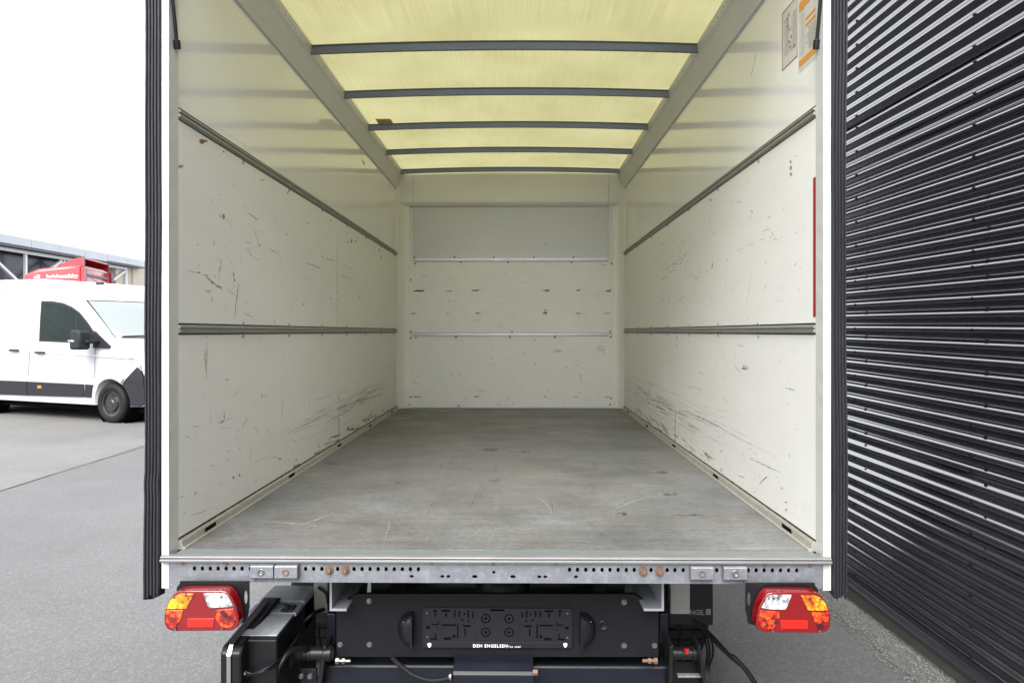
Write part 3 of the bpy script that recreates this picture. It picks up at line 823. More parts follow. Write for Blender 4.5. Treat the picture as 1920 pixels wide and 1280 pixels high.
# side linings
for sgn, X in ((-1, XL), (1, XR)):
    def side(name, mt, y0, y1, z0, z1, rec=0.0, bev=.0015):
        xa = X + sgn * rec; xb = xa + sgn * .010
        return tb(name, mt, min(xa, xb), max(xa, xb), y0, y1, z0, z1, bev)
    side('upper_wall_panel', 'grp_white', YN, YF - .10, RU1 + .002, ZC + .02, .010, 0)
    for y0, y1 in ((YN, SEAM - .0012), (SEAM + .0012, YF - .10)):
        side('wall_panel', 'ply_white', y0, y1, RL1 + .004, RU0 - .004)
        side('wall_panel', 'ply_white', y0, y1, FZ + .034, RL0 - .004)
    xo = X + sgn * .012
    o = tb('outer_wall', 'outer_dark', min(xo, xo + sgn * .035), max(xo, xo + sgn * .035), YP_ + .035, YF + .05, FZ - .10, ZC + .18)
    # load rails: hat profile with two rows of slots
    for z0, z1 in ((RU0, RU1), (RL0, RL1)):
        d = lambda v: X - sgn * v
        hgt = z1 - z0
        fz_ = lambda f: z0 + hgt * f
        pr = [(d(-.009), z0), (d(.000), z0), (d(.000), fz_(.12)), (d(.009), fz_(.20)), (d(.009), fz_(.40)), (d(.003), fz_(.44)), (d(.003), fz_(.58)), (d(.009), fz_(.62)), (d(.009), fz_(.80)), (d(0), fz_(.88)), (d(0), z1), (d(-.009), z1)]
        m = MB(); m.prism(pr, 'xz', YN, YF - .10); rail = m.build('load_rail', 'rail_alu', truck, TO)
        m = MB(); y = YN + .02
        while y < YF - .12:
            for zz in (fz_(.30), fz_(.71)):
                m.add([(X - sgn * .0096, y + a_, zz + b_) for a_, b_ in ((-.006, -.0014), (.006, -.0014), (.006, .0014), (-.006, .0014))], [(0, 1, 2, 3)])
            y += .025
        tag(m.build('slots', 'mark_light' if False else 'alu', rail, TO, normals=False), kind='stuff')
        # dark fixing gap above and below
        m = MB(); m.box(min(d(-.004), d(-.0075)), max(d(-.004), d(-.0075)), YN, YF - .1, z0 - .006, z1 + .006); m.build('gap', 'dark_hole', rail, TO)
        # fixing screws along the rail
        y = 2.78; s0 = None
        while y < YF - .15:
            for zz in (z0 - .012, z1 + .012):
                if zz > RU1: continue
                m2 = MB(); m2.cyl((0, 0, 0), (-sgn * .004, 0, 0), .007, .005, n=8); m2.box(-.002, .002, -.010, -.006, -.010, .004)
                o2 = m2.build('screw', 'rail_alu', rail) if s0 is None else inst(s0, 'screw', (0, 0, 0), rail)
                s0 = s0 or o2
                o2.location = (X - TO[0], y - TO[1], zz)
            y += .56
    # floor edge profile with lashing slots
    d = lambda v: X - sgn * v
    m = MB(); m.prism([(d(-.008), FZ - .003), (d(.025), FZ - .003), (d(.025), FZ + .003), (d(.018), FZ + .005), (d(.012), FZ + .024), (d(.006), FZ + .028), (d(-.008), FZ + .028)], 'xz', YN, YF - .10)
    ep = m.build('floor_edge_profile', 'edge_alu', truck, TO, bevel=.001)
    for yc in (2.45, 3.33, 4.22, 5.1, 5.98):
        m = MB(); y0, y1 = yc - .05, yc + .05
        vs = [(d(.0168), y0, FZ + .0090), (d(.0168), y1 - .012, FZ + .0090), (d(.0132), y1, FZ + .0205), (d(.0132), y0 + .012, FZ + .0205)]
        vs = [(v[0] - sgn * .0012, v[1], v[2]) for v in vs]
        m.add(vs, [(0, 1, 2, 3)]); m.build('lashing_slot', 'mark_floor' if False else 'dark_hole', ep, TO, normals=False)
    m = MB(); m.box(min(d(.001), d(-.003)), max(d(.001), d(-.003)), YN, YF - .1, FZ + .028, FZ + .0345); m.build('gap', 'mark_rust' if False else 'mark_floor', ep, TO)
    # roof cove
    c = [(d(-.011), ZC), (d(.001), ZC), (d(.005), ZC + .012), (d(.022), ZC + .055), (d(.040), ZC + .10), (d(.052), ZC + .118), (d(.060), ZC + .150), (d(.060), ZC + .165), (d(-.011), ZC + .165)]
    m = MB(); m.prism(c, 'xz', YN, YF - .02); cv = m.build('roof_cove', 'cove_alu', truck, TO, bevel=.003)
    # dirt-filled rivet line along the cove
    m = MB(); rs = random.Random(5 + sgn); y = YN + .02
    while y < YF - .1:
        L_ = rs.uniform(.012, .03)
        u = .125
        x_ = X - sgn * (.0545 + .0006); m.add([(x_, y, ZC + u), (x_, y + L_, ZC + u), (x_ - sgn * .001, y + L_, ZC + u + .005), (x_ - sgn * .001, y, ZC + u + .005)], [(0, 1, 2, 3)])
        y += L_ + rs.uniform(.008, .03)
    tag(m.build('dirt_line', 'mark_floor', cv, TO, normals=False), kind='stuff')

# front wall of the bay
yw = YF
bx0, bx1 = at(768, 600, yw)[0], at(1150, 600, yw)[0]
zt = lambda py: at(960, py, yw)[2]
tb('front_wall_panel', 'ply_white', bx0, bx1, yw, yw + .012, FZ + .006, zt(630), .0015)
tb('front_wall_panel', 'ply_white', bx0, bx1, yw, yw + .012, zt(624), zt(490.5), .0015)
px0, px1 = at(776, 450, yw)[0], at(1141, 450, yw)[0]
tb('front_wall_panel', 'ply_grey', px0, px1, yw + .004, yw + .014, zt(490), zt(388), .0015)
tb('front_wall_backing', 'cream_paint', XL + .02, XR - .02, yw + .016, yw + .04, FZ - .02, ZC + .21)
for py0, py1, e0, e1 in ((489.5, 483.5, 778, 1139), (629.5, 624.3, 777, 1140)):
    z0, z1 = zt(py0), zt(py1); x0, x1 = at(e0, 0, yw)[0], at(e1, 0, yw)[0]
    m = MB(); m.prism([(yw + .003, z0), (yw - .006, z0 + .002), (yw - .006, z0 + .010), (yw - .001, z0 + .012), (yw - .001, z1 - .012), (yw - .006, z1 - .010), (yw - .006, z1 - .002), (yw + .003, z1)], 'yz', x0, x1)
    r = m.build('cross_rail', 'alu', truck, TO)
    m = MB(); x = x0 + .01
    while x < x1 - .01:
        m.add([(x + a_, yw - .0066, z0 + .006 + b_) for a_, b_ in ((0, -.002), (.011, -.002), (.011, .002), (0, .002))], [(0, 1, 2, 3)]); x += .025
    tag(m.build('slots', 'galv', r, TO, normals=False), kind='stuff')
m = MB(); m.cyl((0, 0, 0), (0, -.003, 0), .008, .006, n=10); sw = None
for px, py in [(779, 494), (864, 491.5), (953, 491.5), (1072, 491.5), (1147, 494), (770, 621.5), (960, 621.5), (1144, 621), (770, 633.5), (1145, 632), (768, 758), (860, 760), (1144, 758), (778, 385), (1136, 385), (1148, 384), (772, 387), (770, 744), (1146, 747), (777, 483), (852, 482.6), (926, 482.6), (1001, 482.6), (1075, 482.6)]:
    p = at(px, py, yw - .0015)
    if sw is None: sw = m.build('screw', 'black_steel', truck); o = sw
    else: o = inst(sw, 'screw', (0, 0, 0), truck)
    o.location = (p[0] - TO[0], p[1] - TO[1] - (.005 if py in (482.6, 483) else 0), p[2])
m = MB(); m.cyl((0, 0, 0), (0, -.003, 0), .012, .009, n=14); sw = None
for px in (855, 956, 1040.5):
    p = at(px, 631.5, yw - .001)
    if sw is None: sw = m.build('screw', 'zinc', truck); o = sw
    else: o = inst(sw, 'screw', (0, 0, 0), truck)
    o.location = (p[0] - TO[0], p[1] - TO[1], p[2])
# rounded corner posts and the rounded header
for sgn, X, xi in ((-1, XL, bx0), (1, XR, bx1)):
    pts = []
    w = abs(xi - X)
    for i in range(9):
        t = math.pi / 2 * i / 8
        pts.append((xi + sgn * (w + .006) * math.sin(t) , yw + .010 - (.11) * (1 - math.cos(t))))
    poly = [(xi - sgn * .004, yw - .003)] + [(xi + sgn * (.012 + (w - .012) * (i / 8)), yw - .004 - .088 * (i / 8) ** 2.6) for i in range(9)] + [(X + sgn * .012, yw - .10), (X + sgn * .012, yw + .015), (xi - sgn * .004, yw + .0155)]
    m = MB(); m.prism(poly, 'xy', FZ + .002, ZC + .06); o = m.build('corner_post', 'cream_paint', truck, TO); smooth_by_angle(o, 50)
zc0, zc1 = zt(386), zt(341)
hp = [(yw + .0155, zc0 - .004), (yw - .004, zc0 - .004), (yw - .010, zc0 + .004), (yw - .026, zc0 + .014), (yw - .036, zc0 + .028), (yw - .040, zc0 + .045), (yw - .042, zc0 + .10), (yw - .044, zc1 + .02), (yw - .044, zc1 + .062), (yw + .0155, zc1 + .062)]
for x0, x1 in ((XL + .004, at(776, 0, yw)[0] - .001), (at(776, 0, yw)[0] + .001, at(1140, 0, yw)[0] - .001), (at(1140, 0, yw)[0] + .001, XR - .004)):
    m = MB(); m.prism(hp, 'yz', x0, x1); o = m.build('front_header', 'cream_paint', truck, TO); smooth_by_angle(o, 50)

# translucent roof on bowed hoops
ZR = H + 1.462
def arch_z(x): return .022 * (1 - ((x - XC) / 1.05) ** 2)
m = MB(); n = 28; xs = [XL + .03 + (XR - XL - .06) * i / n for i in range(n + 1)]
for y in (YN - .08, YF + .03):
    for x in xs: m.v.append((x, y, ZR + .012 + arch_z(x)))
m.f = [(i, i + 1, n + 2 + i, n + 1 + i) for i in range(n)]
m.build('roof_sheet', 'roof_grp', truck, TO, smooth=True)
for k in range(-1, 5):
    y = 3.53 + .671 * k
    m = MB(); w = .019; hh = .027
    prf = [(-w - .012, .0095), (-w - .012, .006), (-w, .004), (-w + .006, -hh + .012), (-w * .45, -hh), (w * .45, -hh), (w - .006, -hh + .012), (w, .004), (w + .012, .006), (w + .012, .0095)]
    for x in xs:
        for a_, b_ in prf: m.v.append((x, y + a_, ZR + arch_z(x) + b_))
    q = len(prf)
    for i in range(n):
        for j in range(q):
            m.f.append((i * q + j, i * q + (j + 1) % q, (i + 1) * q + (j + 1) % q, (i + 1) * q + j))
    o = m.build('roof_bow', 'galv_bow', truck, TO); smooth_by_angle(o, 25)
tp = on_z(725, 249, ZR); tb('cardboard_scrap', 'cardboard', at(707, 0, 4.75)[0], at(735, 0, 4.75)[0], 4.70, 4.80, ZR + .001, ZR + .006)

# rear frame: posts, header, rubber seals, struts
YP = 2.19
for sgn, X, xa, xb in ((-1, XL, at(303, 0, YP)[0], at(317, 0, YP)[0]), (1, XR, at(1558, 0, YP)[0], at(1543, 0, YP)[0])):
    rs = random.Random(11 + sgn)
    m = MB(); nz = 60; zb_, zt_ = at(0, 1101, YP)[2], ZC + .17
    # a slightly dented inner edge, as on the battered post
    for i in range(nz + 1):
        z = zb_ + (zt_ - zb_) * i / nz; j = rs.uniform(-.0012, .0012)
        q = max(z, FZ)
        m.v += [(xa, YP, z), (xb + sgn * abs(j), YP, z), (xb - sgn * -.002 + sgn * j, YP + .004, z), (X - sgn * .0005, YN + .002, z), (X + sgn * .012, YN + .002, z), (xa, YN + .002, z)]
    for i in range(nz):
        for k in range(6): m.f.append((i * 6 + k, i * 6 + (k + 1) % 6, (i + 1) * 6 + (k + 1) % 6, (i + 1) * 6 + k))
    m.f += [tuple(range(6)), tuple(range(nz * 6, nz * 6 + 6))]
    m.build('corner_pillar', 'post_white', truck, TO)
    # ribbed rubber seal
    se = at(272 if sgn < 0 else 1587, 0, YP)[0]
    wS = abs(se - xa)
    rib = []
    nr = 5
    for i in range(nr):
        for u_, d_ in ((.06, .008), (.3, .013), (.7, .013), (.94, .008)):
            rib.append((xa + sgn * (.001 + (wS - .001) * (i + u_) / nr), YP + .004 - d_))
    rib += [(se, YP + .03), (xa + sgn * .001, YP + .03)]
    m = MB(); nz = 90; zb_ = at(0, 1110, YP)[2]; zt_ = ZC + .17; q = len(rib)
    ph = rs.uniform(0, 6)
    for i in range(nz + 1):
        z = zb_ + (zt_ - zb_) * i / nz
        sway = .0018 * math.sin(z * 3.1 + ph) + .0010 * math.sin(z * 9 + ph * 2) + sgn * .005 * max(0, (1.3 - z)) ** 2
        if sgn < 0 and abs(z - at(0, 906, YP)[2]) < .02: sway -= .002
        for k, (x, y) in enumerate(rib):
            ragged = rs.uniform(-.012, .012) + (.018 * ((x - xa) * -sgn / wS) if sgn < 0 else 0) if i == 0 else 0
            m.v.append((x + sway + rs.uniform(-.0005, .0005), y + .003 * math.sin(z * 5 + ph) * ((x - xa) / wS) ** 2, z + ragged))
    for i in range(nz):
        for k in range(q): m.f.append((i * q + k, i * q + (k + 1) % q, (i + 1) * q + (k + 1) % q, (i + 1) * q + k))
    m.f += [tuple(range(q)), tuple(range(nz * q, nz * q + q))]
    o = m.build('door_seal', 'rubber', truck, TO); smooth_by_angle(o, 50)
    # gas strut for the flap above
    bp = at(332 if sgn < 0 else 1531, 84, YN - .02); tpz = at(318 if sgn < 0 else 1543, -60, YN - .06)
    bp = Vector(bp); tpz = Vector(tpz); dd = (tpz - bp).normalized()
    m = MB(); m.cyl(bp, bp + dd * .62, .0055, n=12); st = m.build('gas_strut', 'black_steel', truck, TO, smooth=False); smooth_by_angle(st, 40)
    m = MB(); m.cyl(bp - dd * .014, bp + dd * .014, .011, n=12); m.cyl(bp, bp + Vector((sgn * .022, .012, -.004)), .006, n=10); m.cyl(bp + Vector((sgn * .018, .012, -.014)), bp + Vector((sgn * .018, .012, .016)), .008, n=10)
    o = m.build('ball_joint', 'black_plastic', st, TO, bevel=.002)
fa = math.radians(42); fy, fz = YP - .005, ZC + .275
m = MB()
fl0 = [(fy - .62 * math.cos(fa) * t, fz + .62 * math.sin(fa) * t) for t in (0, 1)]
m.prism([fl0[0], fl0[1], (fl0[1][0], fl0[1][1] + .03), (fl0[0][0], fl0[0][1] + .03)], 'yz', XL - .04, XR + .04); m.build('rear_flap', 'post_white', truck, TO, bevel=.004)
tb('rear_header', 'post_white', XL - .045, XR + .045, YP, YN - .002, ZC + .172, ZC + .26, .004)

# stickers and red tape on the right wall
xs_ = XR + .0095
def wall_quad(name, mt, pa, pb, pc, pd, x, parent):
    m = MB(); P4 = [on_x(px, py, x) for px, py in (pa, pb, pc, pd)]
    m.add(P4 + [(p[0] + .0006, p[1], p[2]) for p in P4], [(0, 1, 2, 3), (7, 6, 5, 4), (0, 4, 5, 1), (1, 5, 6, 2), (2, 6, 7, 3), (3, 7, 4, 0)])
    return m.build(name, mt, parent, TO)
def rect_on(name, mt, pxa, pxb, pyb_at_a, pyt_at_a, x, parent):
    """upright rectangle on the right wall between two pixel columns; heights given at column pxa"""
    A = on_x(pxa, pyb_at_a, x); B = on_x(pxa, pyt_at_a, x); Yb = on_x(pxb, 0, x)[1]
    y0, y1 = sorted((A[1], Yb)); z0, z1 = sorted((A[2], B[2]))
    m = MB(); m.box(x, x + .0006, y0, y1, z0, z1); return m.build(name, mt, parent, TO), (y0, y1, z0, z1)
s1, (ya, yb_, za, zb_) = rect_on('instruction_sheet', 'paper_white', 1466.5, 1495.5, 134, 26, xs_, truck)
def line_rows(parent, y0, y1, z0, z1, rows, mt, name, x, seed, fill=.8, th=.35):
    m = MB(); rs = random.Random(seed); hgt = (z1 - z0) / rows
    for r in range(rows):
        z = z0 + hgt * (r + .3); y = y0
        end = y0 + (y1 - y0) * rs.uniform(fill * .7, 1)
        while y < end:
            w = rs.uniform(.008, .03)
            m.add([(x, y, z), (x, min(y + w, end), z), (x, min(y + w, end), z + hgt * th), (x, y, z + hgt * th)], [(0, 1, 2, 3)]); y += w + .006
    return tag(m.build(name, mt, parent, TO, normals=False), kind='stuff')
xi = xs_ - .0008
for k in range(2):
    yq0 = ya + (yb_ - ya) * (.08 + .48 * k); yq1 = yq0 + (yb_ - ya) * .36
    line_rows(s1, yq0, yq1, za + .04, zb_ - .04, 26, 'ink_dark', 'print', xi, 20 + k, .7, .22)
m = MB()
e_ = .004
for q in ((ya, ya + e_, za, zb_), (yb_ - e_, yb_, za, zb_), (ya, yb_, za, za + e_), (ya, yb_, zb_ - e_, zb_)): m.add([(xi, q[0], q[2]), (xi, q[1], q[2]), (xi, q[1], q[3]), (xi, q[0], q[3])], [(0, 1, 2, 3)])
m.build('border', 'ink_red', s1, TO, normals=False)
m = MB(); rs = random.Random(2)
for i in range(8):
    y = rs.uniform(ya + .02, yb_ - .05); z = rs.uniform(za + .03, zb_ - .04); m.add([(xi - .0003, y, z), (xi - .0003, y + .010, z), (xi - .0003, y + .010, z + .012), (xi - .0003, y, z + .012)], [(0, 1, 2, 3)])
m.build('symbols', 'ink_red', s1, TO, normals=False)
s2, (ya, yb_, za, zb_) = rect_on('instruction_sheet', 'paper_white', 1497.5, 1533, 139, -8, xs_, truck)
YW = yb_ - ya
def bar(name, mt, pxa, pxb, pb, pt): return rect_on(name, mt, pxa, pxb, pb, pt, xi, s2)[0]
bar('orange_bar', 'ink_orange', 1498, 1531, 127, 116); bar('orange_bar', 'ink_orange', 1498, 1531, 24, 8)
bar('orange_bar', 'ink_orange', 1510, 1531, 40, 35); bar('orange_bar', 'ink_orange', 1510, 1531, 52, 46)
zl = on_x(1498, 112, xs_)[2]; zh = on_x(1510, 56, xs_)[2]
line_rows(s2, ya + .01, ya + YW * .62, zl, zh, 12, 'ink_dark', 'print', xi, 31, .9, .3)
line_rows(s2, ya + YW * .68, yb_ - .01, zl, zb_ - .06, 16, 'ink_dark', 'print', xi, 32, .8, .15)
tp0, tp1 = on_x(1524.5, 333, XR - .0008), on_x(1531, 594, XR - .0008)
tb('red_tape', 'tape_red', XR - .0009, XR - .0001, YN + .001, tp0[1], tp1[2], at(1524.5, 334, tp0[1])[2])

# threshold, sill lip and rear cross beam with its punched holes
zs = FZ - .001
tb('threshold_plate', 'alu_tread', XL + .013, XR - .013, YP + .012, YN + .0025, FZ - .02, FZ - .002, .0008)
lx0, lx1 = at(299, 0, YP - .02)[0], at(1561, 0, YP - .02)[0]
m = MB(); m.prism([(YP + .0115, FZ - .001), (YP - .012, FZ - .001), (YP - .018, FZ - .004), (YP - .018, FZ - .007), (YP - .011, FZ - .009), (YP - .021, FZ - .011), (YP - .021, FZ - .018), (YP - .012, FZ - .0195), (YP - .012, FZ - .0245), (YP + .0115, FZ - .0245)], 'yz', lx0, lx1)
m.build('sill_lip', 'alu_worn', truck, TO, bevel=.0012)
YB = YP - .006
b0 = at(317.5, 1060, YB); b1 = at(1542.5, 1060, YB)
zb0, zb1 = at(960, 1092.5, YB)[2], FZ - .025
pxm = lambda px, py: (at(px, py, YB)[0], at(px, py, YB)[2])
hw = 7 * YB / FPX; hh_ = 9.5 * YB / FPX
holes = []
up_l = [364.5, 379.5, 394.3, 409, 424, 438.8, 453.8, 469.5, 573, 588, 603.5, 633, 663.8, 678.9, 693.8, 709, 724, 739.3, 754.4, 769.5, 784.5]
up_r = [1068, 1083, 1098.5, 1113.4, 1129, 1143.8, 1159, 1174.4, 1189.3, 1220.8, 1251, 1265.6, 1281, 1344, 1403, 1418, 1433, 1448.5, 1463.7, 1478.7, 1494]
zrow = at(960, 1067.2, YB)[2]
for px in up_l + up_r: holes.append(capsule(at(px, 0, YB)[0], zrow, hw * .92, hh_ * .92, 5))
zrow2 = at(960, 1080.5, YB)[2]
for px in (772, 829.4, 840.6, 1011.2, 1022.6, 1080): holes.append(capsule(at(px, 0, YB)[0], zrow2, 7.6 * YB / FPX, 5.6 * YB / FPX, 5))
for px in (890.2, 961.7): holes.append(capsule(at(px, 0, YB)[0], zrow2, 10 * YB / FPX, 6 * YB / FPX, 5))
holes.append(capsule(at(925.9, 0, YB)[0], at(960, 1072.5, YB)[2], 6 * YB / FPX, 6.05 * YB / FPX, 6))
m = MB()
m.prism([(b0[0], zb0 - .014), (b0[0] + .045, zb0 - .014), (b0[0] + .075, zb0), (b1[0] - .075, zb0), (b1[0] - .045, zb0 - .014), (b1[0], zb0 - .014), (b1[0], zb1), (b0[0], zb1)], 'xz', YB, YB + .005, holes)
m.box(b0[0] + .076, b1[0] - .076, YB + .0052, YB + .06, zb0, zb0 + .004)
beam = m.build('rear_beam', 'galv', truck, TO)
tb('beam_backing', 'black_steel', b0[0] + .05, b1[0] - .05, YB + .045, YB + .06, zb0 + .006, zb1 - .002)
def bracket(pxa, pxb, bolt_px, rusty):
    xa, xb = at(pxa, 0, YB)[0], at(pxb, 0, YB)[0]; z0, z1 = at(960, 1084.5, YB)[2], at(960, 1056.5, YB)[2]
    m = MB(); m.prism([(YB - .001, z1), (YB - .024, z1), (YB - .026, z1 - .004), (YB - .026, z0 + .008), (YB - .010, z0), (YB - .001, z0)], 'yz', xa, xb)
    o = m.build('stop_bracket', 'galv', truck, TO, bevel=.002)
    xm = at(bolt_px, 0, YB)[0]; zm = at(960, 1068.5, YB)[2]
    m = MB(); m.lathe([(.0, .004), (.005, .004), (.006, -.001), (.0105, -.002), (.0115, .0)], (xm, YB - .0265, zm), 'y', 20); m.build('bolt_head', 'rust_bolt' if rusty else 'zinc', o, TO, smooth=True)
    return o
bracket(474.5, 517.5, 495, 0); bracket(519.5, 562, 540.5, 1); bracket(1292, 1334, 1312.5, 1); bracket(1353, 1396.5, 1374, 0)
m = MB(); m.cyl((0, 0, 0), (0, -.004, 0), .0145, .014, n=18); m.cyl((0, -.004, 0), (0, -.014, 0), .0105, .009, n=6)
bolt = None
for px in (617.6, 647.4, 1205.5, 1236.6):
    if bolt is None: bolt = m.build('bolt', 'rust_bolt', beam, bevel=.0015); o = bolt
    else: o = inst(bolt, 'bolt', (0, 0, 0), beam)
    o.location = (at(px, 0, YB)[0] - TO[0], YB - .0005 - TO[1], at(960, 1069, YB)[2])
rs = random.Random(8)
m = MB()
for px, w in ((345, 9), (425, 8), (810, 7), (925, 7), (1042, 7), (1432, 9), (1517, 9)):
    p = at(px, 0, YP); z = FZ - .022
    k = rs.uniform(.9, 1.2) * w * YP / FPX
    m.cyl((p[0], YP - .0121, z), (p[0], YP - .0135, z), k * .5, k * .4, n=9)
m.build('rivets', 'rust_bolt', truck, TO)
# red-brown runs on the beam
def surf_poly(m, pts3): m.add(pts3, [tuple(range(len(pts3)))])
m = MB()
for px, py, w, h in ((1385, 1067, 12, 9), (1380, 1075, 14, 6)):
    pts = []
    for i in range(12):
        t = 2 * math.pi * i / 12; r = rs.uniform(.5, 1); pts.append(at(px + w * r * math.cos(t) * .5, py + h * r * math.sin(t) * .5, YB - .0275))
    surf_poly(m, pts)
tag(m.build('rust_stain', 'mark_rust', truck, TO, normals=False), kind='stuff')

# tail lamps on their black brackets
def lamp(cx, mir, dy):
    YT = 2.10
    def P(zx, zy):                                     # coordinates measured on the enlarged left lamp
        px = (zx - 830) / 10.667 * mir; return at(cx + px, 1090 + zy / 10.667 + dy, YT)[0::2]
    outl = [(360, 195), (520, 180), (1230, 180), (1330, 200), (1420, 290), (1510, 470), (1565, 700), (1580, 830), (1535, 920), (1430, 980), (250, 990), (150, 950), (92, 860), (80, 720), (110, 540), (190, 350), (265, 245)]
    poly = [P(*q) for q in outl]
    m = MB(); m.prism(poly, 'xz', YT, YT + .045); body = m.build('tail_lamp', 'lens_red', truck, TO, bevel=.008)
    smooth_by_angle(body, 60)
    def region(pts, name, mt, pr, bv=.002):
        m = MB(); m.prism([P(*q) for q in pts], 'xz', YT - pr, YT + .01); return m.build(name, mt, body, TO, bevel=bv)
    region([(430, 232), (685, 232), (640, 330), (535, 535), (140, 535), (200, 380), (290, 280)], 'indicator_lens', 'lens_amber', .004)
    region([(868, 222), (1290, 222), (1362, 275), (1475, 480), (1370, 505), (1000, 522), (955, 455)], 'reversing_lens', 'lens_clear', .004)
    region([(550, 730), (1090, 730), (1080, 905), (545, 905)], 'reflector', 'lens_reflector', .003)
    region([(130, 565), (470, 565), (430, 730), (320, 925), (230, 915), (125, 790)], 'brake_lens', 'lens_bulb', .003)
    region([(1115, 560), (1485, 528), (1530, 700), (1522, 825), (1430, 905), (1240, 905), (1115, 730)], 'tail_lens', 'lens_bulb', .003)
    s0 = None
    for q in ((300, 300), (1240, 290), (1258, 945), (320, 945)):
        x, z = P(*q)
        m = MB(); m.cyl((0, 0, 0), (0, -.003, 0), .0042, .0035, n=12)
        if s0 is None: s0 = m.build('screw', 'zinc', body); o = s0
        else: o = inst(s0, 'screw', (0, 0, 0), body)
        o.location = (x - TO[0], YT - .004 - TO[1], z)
    # bracket: folded plate above and a side plate with an oval hole
    YK = 2.15
    def K(px, py): return at(cx + (px - 377.8) * mir, py + dy, YK)[0::2]
    m = MB(); m.prism([K(331, 1112), (K(331, 1101)), K(337, 1093), K(337, 1089), K(467, 1089), K(467, 1140), K(462, 1165), K(452, 1168), K(331, 1150)], 'xz', YK, YK + .006, holes=[[K(460.5 + 3.4 * math.cos(t), 1119.5 + 13 * math.sin(t)) for t in [2 * math.pi * i / 16 for i in range(16)]]])
    m.build('lamp_bracket', 'black_plastic', truck, TO, bevel=.001)
lamp(377.8, 1, 0); lamp(1487.5, -1, 3.2)

# black rear panel with number plate holder
YQ = 2.38
def q(px, py, Y=YQ): return at(px, py, Y)
def qbox(name, mt, pxa, pxb, pya, pyb, Y, depth, bev=0.0, parent=None):
    A = at(pxa, pya, Y); B = at(pxb, pyb, Y)
    return tb(name, mt, min(A[0], B[0]), max(A[0], B[0]), Y, Y + depth, min(A[2], B[2]), max(A[2], B[2]), bev, parent)
poly = [q(*p)[0::2] for p in ((630, 1231), (630, 1135), (668, 1113), (1190, 1113), (1235, 1140), (1235, 1231))]
m = MB(); m.prism(poly, 'xz', YQ, YQ + .02); panel = m.build('rear_panel', 'black_panel', truck, TO, bevel=.003)
m = MB(); m.cyl((0, 0, 0), (0, -.003, 0), .0095, n=16); m.cyl((0, -.003, 0), (0, -.009, 0), .0065, n=6); bo = None
for px, py in ((692, 1126), (638, 1207), (693, 1207), (1170, 1128), (1170, 1209), (1227, 1209)):
    if bo is None: bo = m.build('bolt', 'zinc', panel, bevel=.001); o = bo
    else: o = inst(bo, 'bolt', (0, 0, 0), panel)
    p = q(px, py); o.location = (p[0] - TO[0], YQ - TO[1], p[2])
m = MB(); p = q(1131, 1172); m.lathe([(.0, -.001), (.011, -.001), (.014, -.004), (.018, -.003), (.019, .0)], (p[0], YQ, p[2]), 'y', 24); m.build('cap', 'black_plastic', panel, TO, smooth=True)
A, B = q(793, 1211), q(1073, 1139)
m = MB(); hx0, hx1, hz0, hz1 = A[0], B[0], A[2], B[2]
def rrect(x0, x1, z0, z1, r, n=5):
    o = []
    for cx, cz, a in ((x1 - r, z1 - r, 0), (x0 + r, z1 - r, math.pi / 2), (x0 + r, z0 + r, math.pi), (x1 - r, z0 + r, 1.5 * math.pi)):
        for i in range(n + 1): t = a + math.pi / 2 * i / n; o.append((cx + r * math.cos(t), cz + r * math.sin(t)))
    return o
zlip = q(960, 1200)[2]
m.prism(rrect(hx0, hx1, hz0, hz1, .008), 'xz', YQ - .008, YQ - .0005)
holder = m.build('number_plate_holder', 'holder_plastic', truck, TO, bevel=.001)
m = MB(); m.box(hx0 + .002, hx1 - .002, YQ - .0125, YQ - .0082, hz0 + .001, zlip); m.build('lower_strip', 'holder_plastic', holder, TO, bevel=.001)
# moulded ribs, slots and rings of the holder face (mirrored left and right)
mk = MB(); md = MB(); hxc = (hx0 + hx1) / 2; HWd = (hx1 - hx0) / 2
zz = lambda f: zlip + (hz1 - zlip) * f
for s_ in (-1, 1):
    X_ = lambda f: hxc + s_ * HWd * f
    def rib_(f0, f1, g0, g1): mk.box(min(X_(f0), X_(f1)), max(X_(f0), X_(f1)), YQ - .0095, YQ - .0081, zz(g0), zz(g1))
    def slot_(f0, f1, g0, g1): md.box(min(X_(f0), X_(f1)), max(X_(f0), X_(f1)), YQ - .0086, YQ - .0081, zz(g0), zz(g1))
    for f in (.98, .765, .545, .295): rib_(f, f - .006, .04, .97)
    rib_(.98, .77, .48, .50); rib_(.76, .55, .40, .42); rib_(.545, .30, .50, .515)
    for (f0, f1, g0, g1) in ((.86, .81, .90, .96), (.84, .82, .75, .88), (.95, .90, .38, .46), (.75, .63, .90, .96), (.70, .675, .75, .87), (.58, .56, .75, .94), (.52, .50, .75, .94), (.88, .78, .47, .53), (.74, .56, .47, .52), (.40, .38, .72, .95), (.34, .32, .72, .90), (.45, .43, .80, .88), (.46, .36, .44, .50), (.44, .42, .18, .40), (.54, .52, .10, .55), (.72, .62, .05, .12), (.90, .80, .05, .10), (.09, -.09, .93, .98), (.60, .56, .12, .2), (.80, .785, .55, .61), (.80, .785, .33, .39), (.835, .82, .10, .25), (.48, .455, .62, .68), (.40, .375, .60, .66)): slot_(f0, f1, g0, g1)
    for fz in (.70, .28):
        cx_ = X_(.155); cz_ = zz(fz)
        md.lathe([(.0125, -.0006), (.0165, -.0006)], (cx_, YQ - .0082, cz_), 'y', 20); md.lathe([(.0, -.0006), (.005, -.0006)], (cx_, YQ - .0082, cz_), 'y', 12)
mk.build('rib', 'holder_plastic', holder, TO); tag(holder.children[-1], kind='stuff')
tag(md.build('slots', 'dark_hole', holder, TO), kind='stuff')
m = MB(); m.cyl((0, 0, 0), (0, -.0025, 0), .0038, .003, n=10); s0 = None
